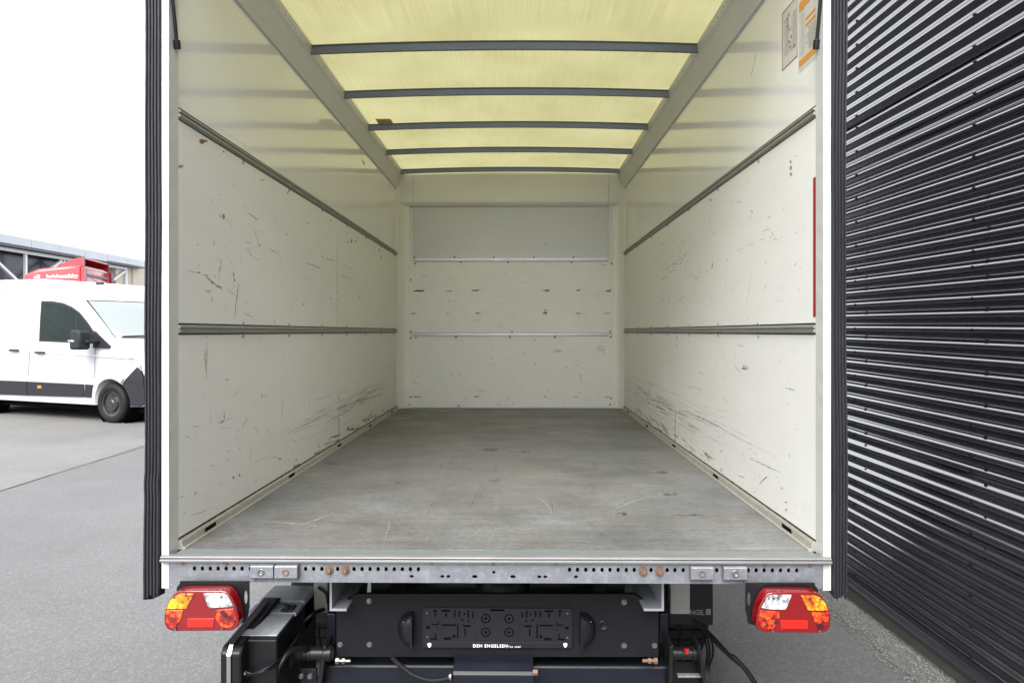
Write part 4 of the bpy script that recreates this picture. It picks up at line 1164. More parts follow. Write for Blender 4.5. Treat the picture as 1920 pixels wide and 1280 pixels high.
for px, py in ((801, 1146.5), (802, 1191), (1063.5, 1147.5), (1063.5, 1192.5)):
    if s0 is None: s0 = m.build('screw', 'zinc', holder); o = s0
    else: o = inst(s0, 'screw', (0, 0, 0), holder)
    p = q(px, py); o.location = (p[0] - TO[0], YQ - .0082 - TO[1], p[2])
tpos = q(919.5, 1209.5); text_mesh('DEN ENGELSEN', .0150, (tpos[0], YQ - .0130, tpos[2]), 'lettering', 'lettering_white', holder, TO, space=1.18, bold=.0002)
tpos = q(964, 1209.8); text_mesh('Top used', .0095, (tpos[0], YQ - .0130, tpos[2]), 'lettering', 'lettering_white', holder, TO, space=1.25)
for px in (806, 1059.5):
    p = q(px, 1205.5); w = .0062
    m = MB(); m.prism([(p[0] - w, p[2] + w), (p[0], p[2] + w * 1.25), (p[0] + w, p[2] + w), (p[0] + w, p[2] - .001), (p[0] + w * .55, p[2] - w * .9), (p[0], p[2] - w * 1.4), (p[0] - w * .55, p[2] - w * .9), (p[0] - w, p[2] - .001)], 'xz', YQ - .0134, YQ - .0124,
                      holes=[[(p[0] - w * .5, p[2] + w * .2), (p[0] - w * .1, p[2] + w * .55), (p[0] + w * .5, p[2] + w * .4), (p[0] + w * .25, p[2] - w * .3), (p[0] - w * .1, p[2] - w * .1)]])
    m.build('shield_emblem', 'lettering_white', holder, TO)
# plate lamps: half-round hoods
for px, mir in ((774, -1), (1089, 1)):
    m = MB(); prof_ = []
    zc_ = q(0, 1172)[2]; xf = q(px, 0)[0]; n1, n2 = 12, 8
    for i in range(n1 + 1):
        a_ = -math.pi / 2 + math.pi * i / n1
        for j in range(n2 + 1):
            e = math.pi / 2 * j / n2
            m.v.append((xf + mir * .052 * math.cos(a_) * math.sin(e) ** .8, YQ - .045 * math.cos(e), zc_ + .058 * math.sin(a_) * (.35 + .65 * math.sin(e) ** .7)))
    for i in range(n1):
        for j in range(n2): m.f.append((i * (n2 + 1) + j, i * (n2 + 1) + j + 1, (i + 1) * (n2 + 1) + j + 1, (i + 1) * (n2 + 1) + j))
    m.prism([(xf - .004, zc_ - .055), (xf + .004, zc_ - .055), (xf + .004, zc_ + .055), (xf - .004, zc_ + .055)], 'xz', YQ - .044, YQ)
    pl = m.build('plate_lamp', 'black_plastic', truck, TO); smooth_by_angle(pl, 50)
    p = q(757 if mir < 0 else 1108, 1164, YQ - .04)
    m = MB(); m.cyl((p[0], YQ - .040, p[2]), (p[0], YQ - .046, p[2]), .0035, .002, n=10); m.build('screw', 'chrome', pl, TO)

# chassis channels that carry the lift, left and right
for (px0_, px1_, mir) in ((618, 650, 1), (1245, 1207, -1)):
    A = at(px0_, 1145, 2.30); Bx = at(px1_, 1145, 2.30)[0]; z1 = zb0 - .002
    m = MB(); t_ = .008 * mir
    pr = [(A[0], A[2]), (Bx, A[2]), (Bx, A[2] + .008), (A[0] + t_, A[2] + .008), (A[0] + t_, z1), (A[0], z1)]
    m.prism(pr, 'xz', 2.30, 3.4); m.build('chassis_channel', 'channel_steel', truck, TO, bevel=.001)
    # wheel arch liner and mud flap
for mir, (pa, pb) in ((-1, (557, 587)), (1, (1337, 1291))):
    Y = 2.95
    xa, xb = at(pa, 0, Y)[0], at(pb, 0, Y)[0]
    z0 = at(0, 1166, Y)[2]
    xin = at(618 if mir < 0 else 1255, 0, Y)[0]
    m = MB(); m.box(min(xa, xin), max(xa, xin), Y, Y + .012, z0, FZ - .10); fl = m.build('mud_flap', 'black_plastic', truck, TO, bevel=.003)
    if mir > 0:
        tpos = at(1307, 1151.5, Y - .002); text_mesh('NGE.', .030, tpos, 'lettering', 'lettering_grey', fl, TO, bold=.0009)
        p = at(1328, 1146, Y - .001); m = MB(); m.prism(rrect(p[0] - .011, p[0] + .011, p[2] - .013, p[2] + .013, .003), 'xz', Y - .002, Y - .0005); m.build('emblem', 'lettering_grey', fl, TO)
    xg0, xg1 = at(588 if mir < 0 else 1294, 0, 2.62)[0], at(614 if mir < 0 else 1257, 0, 2.62)[0]
    m = MB(); m.box(min(xg0, xg1), max(xg0, xg1), 2.62, 2.66, at(0, 1146, 2.62)[2], FZ - .10); m.build('arch_liner', 'arch_grey', truck, TO, bevel=.004)
    # rear wheels
    xw = at(600 if mir < 0 else 1275, 0, 3.2)[0]
    m = MB(); m.lathe([(.0, -.06), (.17, -.06), (.20, -.10), (.30, -.115), (.335, -.09), (.345, 0), (.335, .09), (.30, .115), (.20, .10), (.0, .06)], (xw, 3.42, .345), 'x', 36); wh = m.build('wheel', 'tyre', truck, TO, smooth=True)
    m = MB()
    for i in range(40):
        t = 2 * math.pi * i / 40
        for x0_, x1_ in ((-.085, -.035), (-.025, .025), (.035, .085)):
            vs = []
            for rr in (.338, .350):
                for dt in (-.06, .06):
                    for xx in (x0_, x1_): vs.append((xw + xx, 3.42 + rr * math.cos(t + dt), .345 + rr * math.sin(t + dt)))
            m.add(vs, [(0, 1, 3, 2), (4, 6, 7, 5), (0, 4, 5, 1), (2, 3, 7, 6), (0, 2, 6, 4), (1, 5, 7, 3)])
    tag(m.build('tread', 'tyre', wh, TO), kind='stuff')
# chassis rails, axle, prop shaft, cab
for xx in (XC - .42, XC + .42): tb('chassis_rail', 'black_steel', xx - .035, xx + .035, 2.45, 8.6, .56, .70)
m = MB(); m.cyl((XC - .6, 3.42, .345), (XC + .6, 3.42, .345), .05, n=14); m.lathe([(0, -.14), (.1, -.12), (.14, 0), (.1, .12), (0, .14)], (XC, 3.42, .345), 'x', 20); m.build('rear_axle', 'black_steel', truck, TO, smooth=True)
for xx in (XL - .02, XC, XR + .02): pass
for yy in (2.9, 3.6, 4.3, 5.0, 5.7): tb('cross_member', 'galv', XL + .05, XR - .05, yy, yy + .05, FZ - .18, FZ - .102)
for mir in (-1, 1):
    m = MB(); m.lathe([(.0, -.05), (.17, -.05), (.20, -.09), (.30, -.11), (.335, -.09), (.345, 0), (.335, .09), (.30, .11), (.20, .09), (.0, .05)], (XC + mir * .84, 7.45, .345), 'x', 36); m.build('wheel', 'tyre', truck, TO, smooth=True)
cabm = silhouette([(6.55, .40), (7.0, .40), (7.05, .62), (7.25, .76), (7.65, .76), (7.85, .62), (7.9, .38), (8.4, .38), (8.5, .7), (8.4, 1.1), (7.95, 1.35), (7.35, 2.1), (7.0, 2.25), (6.55, 2.3)], -.98, .98, .06, 'cab', 'van_white', truck)
cabm.data.transform(Matrix(((0, 1, 0, 0), (1, 0, 0, -TO[1]), (0, 0, 1, 0), (0, 0, 0, 1))))
cabm.data.flip_normals()

# tail-lift gear under the body, left: control box with lid, strap and cables
def hexa(bottom4, top4, name, mt, bev=.0, parent=None):
    m = MB(); m.add(list(bottom4) + list(top4), [(0, 1, 2, 3), (7, 6, 5, 4), (0, 4, 5, 1), (1, 5, 6, 2), (2, 6, 7, 3), (3, 7, 4, 0)])
    return m.build(name, mt, parent or truck, TO, bevel=bev)
YX0 = 2.22
zt0 = at(0, 1196, YX0)[2]
Ybk = YX0 * 1.16
xl, xr = at(448, 0, YX0)[0], at(519, 0, YX0)[0]
box_l = [(xl, YX0, zt0 - .36), (xr, YX0, zt0 - .36), (xr, 2.66, zt0 - .36), (xl, 2.66, zt0 - .36)]
box_t = [(xl, YX0, zt0), (xr, YX0, zt0), (xr, 2.66, zt0), (xl, 2.66, zt0)]
lb = hexa(box_l, box_t, 'lift_power_pack', 'black_plastic', .006)
zq = zt0 + .002
x2l, x2r = at(470, 1145, 2.5)[0], at(558, 1145, 2.5)[0]
hexa([(xl + .0, YX0 + .02, zt0 + .001), (xr - .006, YX0 + .02, zt0 + .001), (xr - .006, 2.47, zt0 + .001), (xl, 2.47, zt0 + .001)], [(xl, YX0 + .02, zt0 + .006), (xr - .006, YX0 + .02, zt0 + .006), (xr - .006, 2.47, zt0 + .006), (xl, 2.47, zt0 + .006)], 'lid', 'skylit_lid', .002, lb)
hexa([(xl - .05, 2.41, zt0 - .02), (xr, 2.41, zt0 - .02), (xr, 2.50, zt0 - .02), (xl - .05, 2.50, zt0 - .02)], [(xl - .05, 2.41, zt0 + .008), (xr, 2.41, zt0 + .008), (xr, 2.50, zt0 + .008), (xl - .05, 2.50, zt0 + .008)], 'ledge', 'skylit_lid', .003, lb)
hexa([(xl - .045, 2.51, zt0 - .1), (xr, 2.51, zt0 - .1), (xr, 2.67, zt0 - .1), (xl - .045, 2.67, zt0 - .1)], [(xl - .045, 2.51, zt0 + .014), (xr, 2.51, zt0 + .014), (xr, 2.67, zt0 + .010), (xl - .045, 2.67, zt0 + .010)], 'rear_cover', 'skylit_lid', .004, lb)
# lower case to the left with the bright strap
xc0, xc1 = at(412, 0, 2.16)[0], at(452, 0, 2.16)[0]
zcs = at(0, 1212, 2.16)[2]
m = MB(); m.prism([(2.16, zcs - .4), (2.16, zcs - .02), (2.18, zcs), (2.52, zcs + .02), (2.58, zcs), (2.6, zcs - .4)], 'yz', xc0, xc1); case = m.build('lift_motor_case', 'black_plastic', truck, TO, bevel=.008)
xs0, xs1 = at(425, 0, 2.155)[0], at(432.5, 0, 2.155)[0]
m = MB()
path = [(2.154, zcs - .4), (2.154, zcs - .022), (2.176, zcs + .005), (2.50, zcs + .024)]
for (y, z) in path: m.v += [(xs0, y, z), (xs1, y, z)]
m.f = [(2 * i, 2 * i + 1, 2 * i + 3, 2 * i + 2) for i in range(3)]
so = m.build('metal_strap', 'chrome', case, TO, normals=False); md_ = so.modifiers.new('thick', 'SOLIDIFY'); md_.thickness = .002
p = at(490, 1140, 2.40)
def cable(pts, r, name='cable', mt='black_plastic', parent=None, n=8):
    m = MB(); m.tube(pts, r, n); return m.build(name, mt, parent or truck, TO, smooth=True)
cable([at(520, 1140, 2.44), at(533, 1133, 2.43), at(545, 1135, 2.46), at(538, 1141, 2.44), at(526, 1144, 2.42), at(540, 1146, 2.42), at(549, 1141, 2.45)], .0022, 'cable_knot')
m = MB(); pk = at(538, 1144, 2.43); m.box(pk[0] - .02, pk[0] + .022, 2.42, 2.47, zt0 + .008, zt0 + .016); m.build('cable_clip', 'black_plastic', lb, TO, bevel=.003)
cable([at(441, 1246, 2.2), at(470, 1262, 2.19), at(497, 1256, 2.19), at(530, 1232, 2.25), at(560, 1190, 2.35)], .0035)
cable([at(450, 1275, 2.2), at(475, 1262, 2.185), at(510, 1246, 2.2), at(536, 1222, 2.28), at(562, 1185, 2.38)], .003)
cable([at(441, 1250, 2.2), at(474, 1266, 2.2), at(510, 1252, 2.21), at(540, 1225, 2.3)], .0028)
m = MB(); p = at(453, 1262, 2.19); m.box(p[0] - .012, p[0] + .012, 2.188, 2.192, p[2] - .0035, p[2] + .0035); m.build('tag', 'lettering_white', case, TO)
# hydraulic hoses at the left
cable([at(512, 1290, 2.24), at(523, 1250, 2.24), at(545, 1220, 2.28), at(575, 1215, 2.34)], .010, 'hose')
cable([at(568, 1165, 2.5), at(590, 1148, 2.52), at(606, 1142, 2.6)], .008, 'hose')
cable([at(596, 1100, 2.6), at(612, 1112, 2.6), at(615, 1130, 2.6)], .006, 'hose')
# lift arms: pivot tubes and side plates, both sides
def pivot(px_a, px_b, py, Y, rad_px):
    A, B = at(px_a, py, Y), at(px_b, py, Y); r = rad_px * Y / FPX
    m = MB(); x0, x1 = A[0], B[0]
    prf = [(0, 0), (r * .85, 0), (r, .004), (r, .028), (r * .86, .030), (r * .86, .046), (r * .96, .048), (r * .96, .056), (r * .86, .058), (r * .86, abs(x1 - x0) - .030), (r, abs(x1 - x0) - .028), (r, abs(x1 - x0) - .004), (r * .8, abs(x1 - x0)), (0, abs(x1 - x0))]
    m.lathe(prf, (x0, A[1], A[2]), 'x', 28); o = m.build('lift_pivot', 'black_steel', truck, TO); return smooth_by_angle(o, 35)
pv = pivot(553, 624, 1224, 2.36, 14)
p = at(621, 1224, 2.36); m = MB(); m.cyl((p[0], 2.36, p[2]), (p[0] + .006, 2.36, p[2]), .021, .018, n=20); m.build('end_cap', 'rust_bolt', pv, TO)
pv2 = pivot(1252, 1312, 1224, 2.40, 13)
p = at(1287, 1220, 2.372); m = MB(); m.box(p[0] - .004, p[0] + .004, 2.366, 2.374, p[2] - .008, p[2] + .004); m.box(p[0] - .008, p[0] + .008, 2.366, 2.374, p[2] + .004, p[2] + .009); m.build('grease_cap', 'tape_red', pv2, TO)
for pa, pb, pc, pd in ((556, 548, 520, 528), (612, 606, 590, 600), (1256, 1263, 1262, 1254), (1309, 1313, 1330, 1322)):
    Y = 2.34
    m = MB(); m.prism([at(pa, 1212, Y)[0::2], at(pb, 1208, Y)[0::2], at(pc, 1300, Y)[0::2], at(pd, 1300, Y)[0::2]], 'xz', Y, Y + .09); m.build('lift_arm', 'black_steel', truck, TO, bevel=.003)
tb('lift_plate', 'blue_black_steel', at(560, 0, 2.36)[0], at(592, 0, 2.36)[0], 2.37, 2.385, at(0, 1300, 2.36)[2], at(0, 1253, 2.36)[2], .002)
bo2 = None
m = MB(); m.cyl((0, 0, 0), (0, -.008, 0), .010, n=6); m.cyl((0, -.008, 0), (0, -.013, 0), .007, n=12)
for px in (566, 582.5):
    p = at(px, 1265, 2.37)
    if bo2 is None: bo2 = m.build('bolt', 'zinc', truck, bevel=.001); o = bo2
    else: o = inst(bo2, 'bolt', (0, 0, 0), truck)
    o.location = (p[0] - TO[0], 2.369 - TO[1], p[2])
# vertical support plates beside the rear panel
for px0_, px1_ in ((612, 629), (1237, 1253)):
    qbox('support_plate', 'blue_black_steel', px0_, px1_, 1150, 1205, 2.46, .3, .003)
for px, sgn in ((633, 1), (1229, -1)):
    p = at(px, 1238, 2.36); m = MB(); m.cyl((p[0] - sgn * .006, 2.36, p[2]), (p[0] + sgn * .006, 2.36, p[2]), .011, n=6); m.cyl((p[0] + sgn * .006, 2.36, p[2]), (p[0] + sgn * .045, 2.36, p[2]), .006, n=12); m.cyl((p[0] + sgn * .016, 2.36, p[2]), (p[0] + sgn * .026, 2.36, p[2]), .010, n=6)
    m.build('adjuster_bolt', 'zinc' if sgn > 0 else 'rust_bolt', truck, TO)
# cross tube and lift drive
Y = 2.40
A, B = at(606, 1246, Y), at(1252, 1246, Y)
m = MB(); m.prism([(Y, A[2] - .12), (Y, A[2] - .006), (Y + .006, A[2]), (Y + .11, A[2]), (Y + .11, A[2] - .12)], 'yz', A[0], B[0]); m.build('cross_tube', 'blue_black_steel', truck, TO, bevel=.002)
A, B = at(848, 1262, 2.28), at(1001, 1262, 2.28)
m = MB(); m.prism([(2.28, A[2] - .10), (2.28, A[2] - .004), (2.29, A[2] + .006), (2.385, A[2] + .018), (2.39, A[2] - .1)], 'yz', A[0], B[0]); dr = m.build('lift_cylinder', 'blue_black_steel', truck, TO, bevel=.003)
p = at(846, 1266, 2.27); m = MB(); m.lathe([(.010, -.006), (.014, 0), (.010, .006), (.008, 0), (.010, -.006)], (p[0] - .002, 2.275, p[2] - .004), 'x', 18); m.build('hose_clamp', 'chrome', dr, TO, smooth=True)
p = at(1006, 1261, 2.27); m = MB(); m.cyl((p[0] - .012, 2.275, p[2]), (p[0] + .004, 2.275, p[2]), .010, n=6); m.build('hydraulic_fitting', 'rust_bolt', dr, TO)
cable([at(735, 1232, 2.36), at(752, 1248, 2.33), at(778, 1266, 2.30), at(810, 1275, 2.28), at(846, 1270, 2.275)], .0085, 'hose', 'black_panel')
# cables and trailing loom at the right
for j, dx in enumerate((0, 4, -3)):
    cable([at(1303 + dx, 1163, 2.7), at(1318 + dx, 1176, 2.55), at(1342 + dx, 1202, 2.45), at(1372 + dx * .6, 1232, 2.38), at(1398 + dx * .4, 1255, 2.33), at(1428 + dx * .3, 1300, 2.25)], .0042 + .0006 * j)
cable([at(1372, 1228, 2.377), at(1398, 1254, 2.325), at(1428, 1300, 2.24)], .0085, 'cable_sleeve', 'black_panel')
for j, dx in enumerate((0, 5, 11)):
    cable([at(1306 + dx, 1168, 2.65), at(1321 + dx, 1195, 2.6), at(1326 + dx, 1222, 2.55), at(1323 + dx * .6, 1252, 2.5), at(1322, 1300, 2.45)], .004)
qbox('lift_step', 'galv', 1271, 1318, 1266, 1270, 2.38, .02, .001)
qbox('tow_plate', 'black_steel', 1262, 1312, 1240, 1300, 2.44, .02, .002)

# ------------------------------------------------------------------ wear on the linings (flat film just proud of the boards)
class Marks:
    def __init__(s): s.m = {}
    def get(s, k): return s.m.setdefault(k, MB())
rs = random.Random(77)
def surf(face):
    e = .0007
    return {'L': lambda px, py: on_x(px, py, XL + e), 'R': lambda px, py: on_x(px, py, XR - e), 'LU': lambda px, py: on_x(px, py, XL - .010 + e), 'RU': lambda px, py: on_x(px, py, XR + .010 - e),
            'B': lambda px, py: at(px, py, yw - e), 'F': lambda px, py: on_z(px, py, FZ + e)}[face]
marks = {f: Marks() for f in ('L', 'R', 'LU', 'RU', 'B', 'F')}
def blob(face, mt, px, py, w, h, n=16, rough=.5):
    """jagged patch, size in photo pixels, laid on the real surface"""
    S = surf(face); pts = []
    for i in range(n):
        t = 2 * math.pi * i / n; r = 1 - rough * rs.random()
        pts.append(S(px + w / 2 * r * math.cos(t), py + h / 2 * r * math.sin(t)))
    c = S(px, py); m = marks[face].get(mt); m.add([c] + pts, [(0, i + 1, (i + 1) % n + 1) for i in range(n)])
def dash(face, mt, pts, w, jag=.35):
    S = surf(face); m = marks[face].get(mt)
    P = []
    for a, b in zip(pts[:-1], pts[1:]):
        n = max(2, int(math.hypot(b[0] - a[0], b[1] - a[1]) / 5))
        for i in range(n): P.append((a[0] + (b[0] - a[0]) * i / n, a[1] + (b[1] - a[1]) * i / n))
    P.append(pts[-1])
    dx, dy = P[-1][0] - P[0][0], P[-1][1] - P[0][1]; L = math.hypot(dx, dy) or 1
    nx_, ny_ = -dy / L, dx / L; vs = []
    for i, (x, y) in enumerate(P):
        t = i / (len(P) - 1); ww = w * .5 * (math.sin(math.pi * (0.08 + .84 * t)) ** .6) * (1 + rs.uniform(-jag, jag))
        j = rs.uniform(-.25, .25) * w
        vs += [S(x + nx_ * (ww + j), y + ny_ * (ww + j)), S(x - nx_ * (ww - j), y - ny_ * (ww - j))]
    m.add(vs, [(2 * i, 2 * i + 1, 2 * i + 3, 2 * i + 2) for i in range(len(P) - 1)])
def streak(face, mt, Y, z, L, w, slope=0.0):
    """thin scrape along the wall, in metres"""
    X = {'L': XL + .0007, 'R': XR - .0007, 'LU': XL - .0093, 'RU': XR + .0093}[face]; m = marks[face].get(mt)
    n = max(2, int(L / .04)); vs = []
    for i in range(n + 1):
        t = i / n; ww = w * .5 * math.sin(math.pi * (.1 + .8 * t)) * (1 + rs.uniform(-.4, .4)); zz_ = z + slope * L * t + rs.uniform(-.3, .3) * w
        vs += [(X, Y + L * t, zz_ + ww), (X, Y + L * t, zz_ - ww)]
    m.add(vs, [(2 * i, 2 * i + 1, 2 * i + 3, 2 * i + 2) for i in range(n)])
# front wall: rows of chipped paint showing brown wood
for x, y, w, h in ((140, 600, 95, 13), (295, 601, 54, 7), (437, 597, 54, 13), (780, 600, 48, 14), (945, 598, 36, 12), (1100, 598, 46, 12), (103, 548, 15, 16), (120, 713, 48, 9), (290, 712, 22, 5), (437, 711, 40, 9), (785, 696, 36, 7), (780, 713, 30, 20), (945, 712, 34, 9), (1095, 713, 52, 6), (135, 833, 26, 8), (730, 845, 20, 6), (135, 1129, 64, 8), (435, 1128, 48, 8), (780, 1129, 32, 8), (940, 1129, 38, 6), (1090, 1130, 52, 6), (130, 475, 26, 3), (1075, 472, 40, 3), (795, 466, 22, 4), (270, 172, 40, 6), (1105, 590, 10, 10)):
    px, py = 730 + x / 2.666, 320 + y / 2.666
    for k in range(1 if w < 30 else 3):
        blob('B', 'mark_wood', px + rs.uniform(-.2, .2) * w / 2.666, py + rs.uniform(-.2, .2) * h / 2.666, w / 2.666 * (1 if k == 0 else .5), h / 2.666 * (1 if k == 0 else .8), 14, .75)
for x, y, w, h in ((265, 645, 6, 6), (480, 703, 8, 8), (302, 650, 5, 30), (545, 1168, 20, 7), (618, 1165, 4, 24), (875, 1162, 10, 8), (180, 528, 60, 3), (205, 648, 4, 4), (728, 965, 10, 10), (670, 912, 24, 6), (940, 972, 40, 3), (885, 982, 20, 5), (440, 747, 34, 4), (780, 362, 24, 3), (180, 1183, 30, 3), (340, 1183, 40, 3), (130, 1060, 60, 2), (600, 990, 26, 3)):
    blob('B', 'mark_dark', 730 + x / 2.666, 320 + y / 2.666, max(1.6, w / 2.666), max(1.2, h / 2.666), 10, .6)
for x, y, w, h in ((845, 900, 60, 20), (957, 1040, 8, 80), (470, 1100, 70, 16), (1060, 890, 60, 40), (350, 1020, 8, 30)): blob('B', 'mark_grey', 730 + x / 2.666, 320 + y / 2.666, w / 2.666, h / 2.666)
for i in range(150):
    px, py = rs.uniform(772, 1146), rs.uniform(495, 758)
    if abs(py - 626) < 6: continue
    dash('B', rs.choice(('mark_dark', 'mark_grey', 'mark_grey')), [(px, py), (px + rs.uniform(2, 9) * rs.choice((-1, 1)), py + rs.uniform(-1, 1))], rs.uniform(.5, 1.1))
for i in range(16):
    px, py = rs.uniform(780, 1136), rs.uniform(392, 480); dash('B', 'mark_grey', [(px, py), (px + rs.uniform(3, 9), py + rs.uniform(-.8, .8))], rs.uniform(.5, 1.0))
# left lining
A_ = lambda x, y: (330 + x / 4.571, 360 + y / 4.571)
for x, y, w, h in ((408, 212, 28, 50), (190, 690, 38, 15), (495, 705, 12, 46), (502, 755, 14, 40), (1505, 420, 16, 42), (1470, 430, 14, 18), (1472, 350, 9, 18), (1745, 495, 10, 34), (1757, 560, 8, 34), (1258, 558, 10, 26), (1290, 572, 14, 14), (1320, 578, 16, 18), (1092, 960, 18, 16), (1325, 245, 8, 34), (1345, 592, 22, 8), (1440, 625, 8, 30), (1540, 420, 18, 12), (1555, 390, 10, 20)):
    px, py = A_(x, y); blob('L', 'mark_wood', px, py, w / 4.571 * 1.15, h / 4.571 * 1.1, 14, .55)
for x, y, w, h in ((325, 225, 56, 24), (315, 232, 30, 26), (210, 352, 42, 26), (425, 278, 12, 14), (745, 487, 9, 14)): blob('L', 'mark_wood', 260 + x / 2.666, 180 + y / 2.666, w / 2.666, h / 2.666, 18, .6)
dash('L', 'mark_wood', [A_(538, 785), A_(522, 905), A_(512, 990), A_(505, 1078)], 1.4)
dash('L', 'mark_dark', [A_(232, 700), A_(300, 762), A_(340, 795), A_(388, 830)], 2.4, .7)
dash('L', 'mark_dark', [A_(300, 765), A_(350, 805), A_(395, 822)], 2.2, .7)
dash('L', 'mark_dark', [A_(95, 665), A_(130, 680), A_(170, 690)], 1.3)
dash('L', 'mark_dark', [A_(228, 712), A_(290, 715)], 1.6)
for x, y, w, h in ((280, 850, 70, 40), (305, 920, 22, 60), (335, 722, 30, 26), (375, 722, 22, 20), (380, 205, 30, 24)): px, py = A_(x, y); blob('L', 'mark_grey', px, py, w / 4.571, h / 4.571)
dash('L', 'mark_wood', [A_(620, 180), A_(660, 210), A_(700, 238)], 1.8)
for pp in (((386, 575), (384, 630), (362, 710)), ((1110, 608), (1190, 630), (1240, 658)), ((1408, 708), (1470, 732), (1525, 752)), ((1455, 640), (1510, 660)), ((600, 425), (645, 440)), ((540, 400), (552, 405)), ((720, 335), (742, 350)), ((938, 350), (955, 370)), ((700, 465), (735, 450)), ((690, 578), (712, 576)), ((695, 690), (706, 680)), ((330, 400), (322, 460)), ((800, 490), (880, 525)), ((1110, 740), (1125, 735)), ((150, 103), (156, 107)), ((732, 156), (737, 161)), ((864, 216), (872, 220)), ((1120, 262), (1140, 270)), ((842, 1095), (843, 1120)), ((1325, 900), (1330, 930)), ((1388, 905), (1395, 930)), ((1575, 890), (1572, 910)), ((1755, 962), (1780, 970)), ((470, 250), (478, 240)), ((1600, 770), (1606, 778)), ((1148, 495), (1152, 510))):
    dash('L', 'mark_dark', [A_(*k) for k in pp], rs.uniform(.9, 1.5))
Bz = lambda x, y: (330 + x / 4.571, 740 + y / 4.571)
for pp in (((352, 232), (375, 240), (392, 226), (418, 222)), ((388, 205), (390, 248)), ((412, 125), (413, 230)), ((440, 206), (452, 210)), ((466, 195), (480, 212), (492, 208)), ((395, 240), (410, 215)), ((145, 278), (205, 265)), ((732, 20), (790, 2)), ((738, -15), (735, 22)), ((80, 345), (130, 380)), ((130, 1025), (180, 1018), (260, 990)), ((332, 988), (358, 970)), ((755, 110), (765, 132)), ((20, 890), (65, 862)), ((440, 490), (462, 475)), ((300, 610), (330, 600))):
    dash('L', 'mark_dark', [Bz(*k) for k in pp], rs.uniform(1.0, 1.6))
for pp in (((292, 110), (297, 240)), ((918, 20), (908, 130), (903, 260)), ((635, 450), (640, 560)), ((222, 120), (235, 150)), ((1140, 20), (1145, 120))): dash('L', 'mark_grey', [Bz(*k) for k in pp], 1.5)
for x, y, w, h in ((170, 845, 30, 50), (70, 1012, 28, 18), (492, 708, 26, 30), (380, 738, 16, 14), (385, 765, 20, 20), (450, 735, 12, 12), (890, 548, 40, 22), (1030, 560, 22, 40), (915, 690, 18, 36), (1400, 410, 30, 24), (1450, 390, 70, 18), (685, 735, 14, 40), (545, 690, 30, 24)): px, py = Bz(x, y); blob('L', 'mark_rust', px, py, w / 4.571, h / 4.571, 14, .6)
dash('L', 'mark_rust', [Bz(1393, 0), Bz(1396, 200), Bz(1398, 410)], 1.1); dash('L', 'mark_rust', [A_(1380, 440), A_(1381, 700), A_(1382, 1160)], .8)
dash('L', 'mark_grey', [(388, 630), (387, 660), (387, 700)], 4.0); dash('L', 'mark_wood', [(383, 655), (386, 690), (388, 712)], 1.0)
# right lining
Cz = lambda x, y: (1170 + x / 4.267, 700 + y / 4.267)
Dz = lambda x, y: (1170 + x / 5.189, 420 + y / 5.189)
dash('R', 'mark_dark', [Cz(1000, 675), Cz(1090, 715), Cz(1170, 755), Cz(1248, 788)], 1.5); dash('R', 'mark_dark', [Cz(668, 385), Cz(720, 405), Cz(778, 434)], 1.3)
dash('R', 'tape_red', [Cz(915, 812), Cz(965, 835)], 1.3)
dash('R', 'mark_rust', [Cz(413, 270), Cz(410, 430), Cz(408, 575)], 1.6); dash('R', 'mark_rust', [Dz(512, 1060), Dz(514, 1200)], .8)
for x, y, w, h in ((285, 490, 70, 34), (255, 445, 16, 30), (320, 520, 60, 16), (430, 600, 50, 14), (1262, 918, 30, 26), (1297, 1090, 26, 30), (780, 620, 20, 40), (250, 440, 14, 26)): px, py = Cz(x, y); blob('R', 'mark_rust', px, py, w / 4.267, h / 4.267, 14, .6)
for x, y, w, h in ((1218, 828, 12, 12), (1218, 1075, 8, 18), (880, 858, 8, 16), (1440, 1040, 20, 8), (195, 236, 12, 14), (1295, 1030, 26, 18), (960, 945, 40, 12)): px, py = Cz(x, y); blob('R', 'mark_dark', px, py, w / 4.267, h / 4.267, 12, .6)
for pp in (((1350, 72), (1412, 50)), ((1090, 262), (1150, 238)), ((1200, 212), (1265, 186)), ((1300, 162), (1365, 145)), ((1665, 90), (1690, 80)), ((1730, 55), (1760, 45)), ((1705, 418), (1728, 422)), ((560, 180), (590, 165)), ((640, 135), (632, 140)), ((862, 370), (855, 440)), ((360, 540), (420, 515)), ((350, 215), (408, 178)), ((545, 400), (550, 360)), ((560, 345), (580, 345)), ((455, 395), (520, 385))): dash('R', 'mark_dark', [Dz(*k) for k in pp], rs.uniform(.9, 1.4))
for i in range(60): x, y = rs.gauss(480, 130), rs.gauss(400, 75); dash('R', rs.choice(('mark_wood', 'mark_dark')), [Dz(x, y), Dz(x + rs.uniform(5, 22), y - rs.uniform(-3, 9))], rs.uniform(.7, 1.5))
for i in range(20): x, y = rs.gauss(500, 80), rs.gauss(745, 30); dash('R', 'mark_wood', [Dz(x, y), Dz(x + rs.uniform(4, 14), y - rs.uniform(-3, 5))], rs.uniform(.7, 1.2))
for x, y, w, h in ((1535, 132, 12, 12), (1482, 60, 12, 10)): px, py = Dz(x, y); blob('R', 'mark_dark', px, py, w / 5.189, h / 5.189)
blob('R', 'mark_dark', 1482, 303, 4, 7); blob('R', 'mark_wood', 1482.5, 315, 6, 10); blob('R', 'mark_wood', 1483, 327, 7, 9); dash('R', 'mark_grey', [(1482, 300), (1483, 330)], 4)
blob('R', 'mark_dark', 1396, 691, 14, 5); blob('R', 'mark_grey', 1398, 688, 18, 12)
blob('R', 'mark_wood', 1332, 375, 7, 5); blob('R', 'mark_wood', 1410, 397, 3, 6); dash('R', 'mark_grey', [Dz(1245, 470), Dz(1215, 650), Dz(1190, 780)], 1.2)
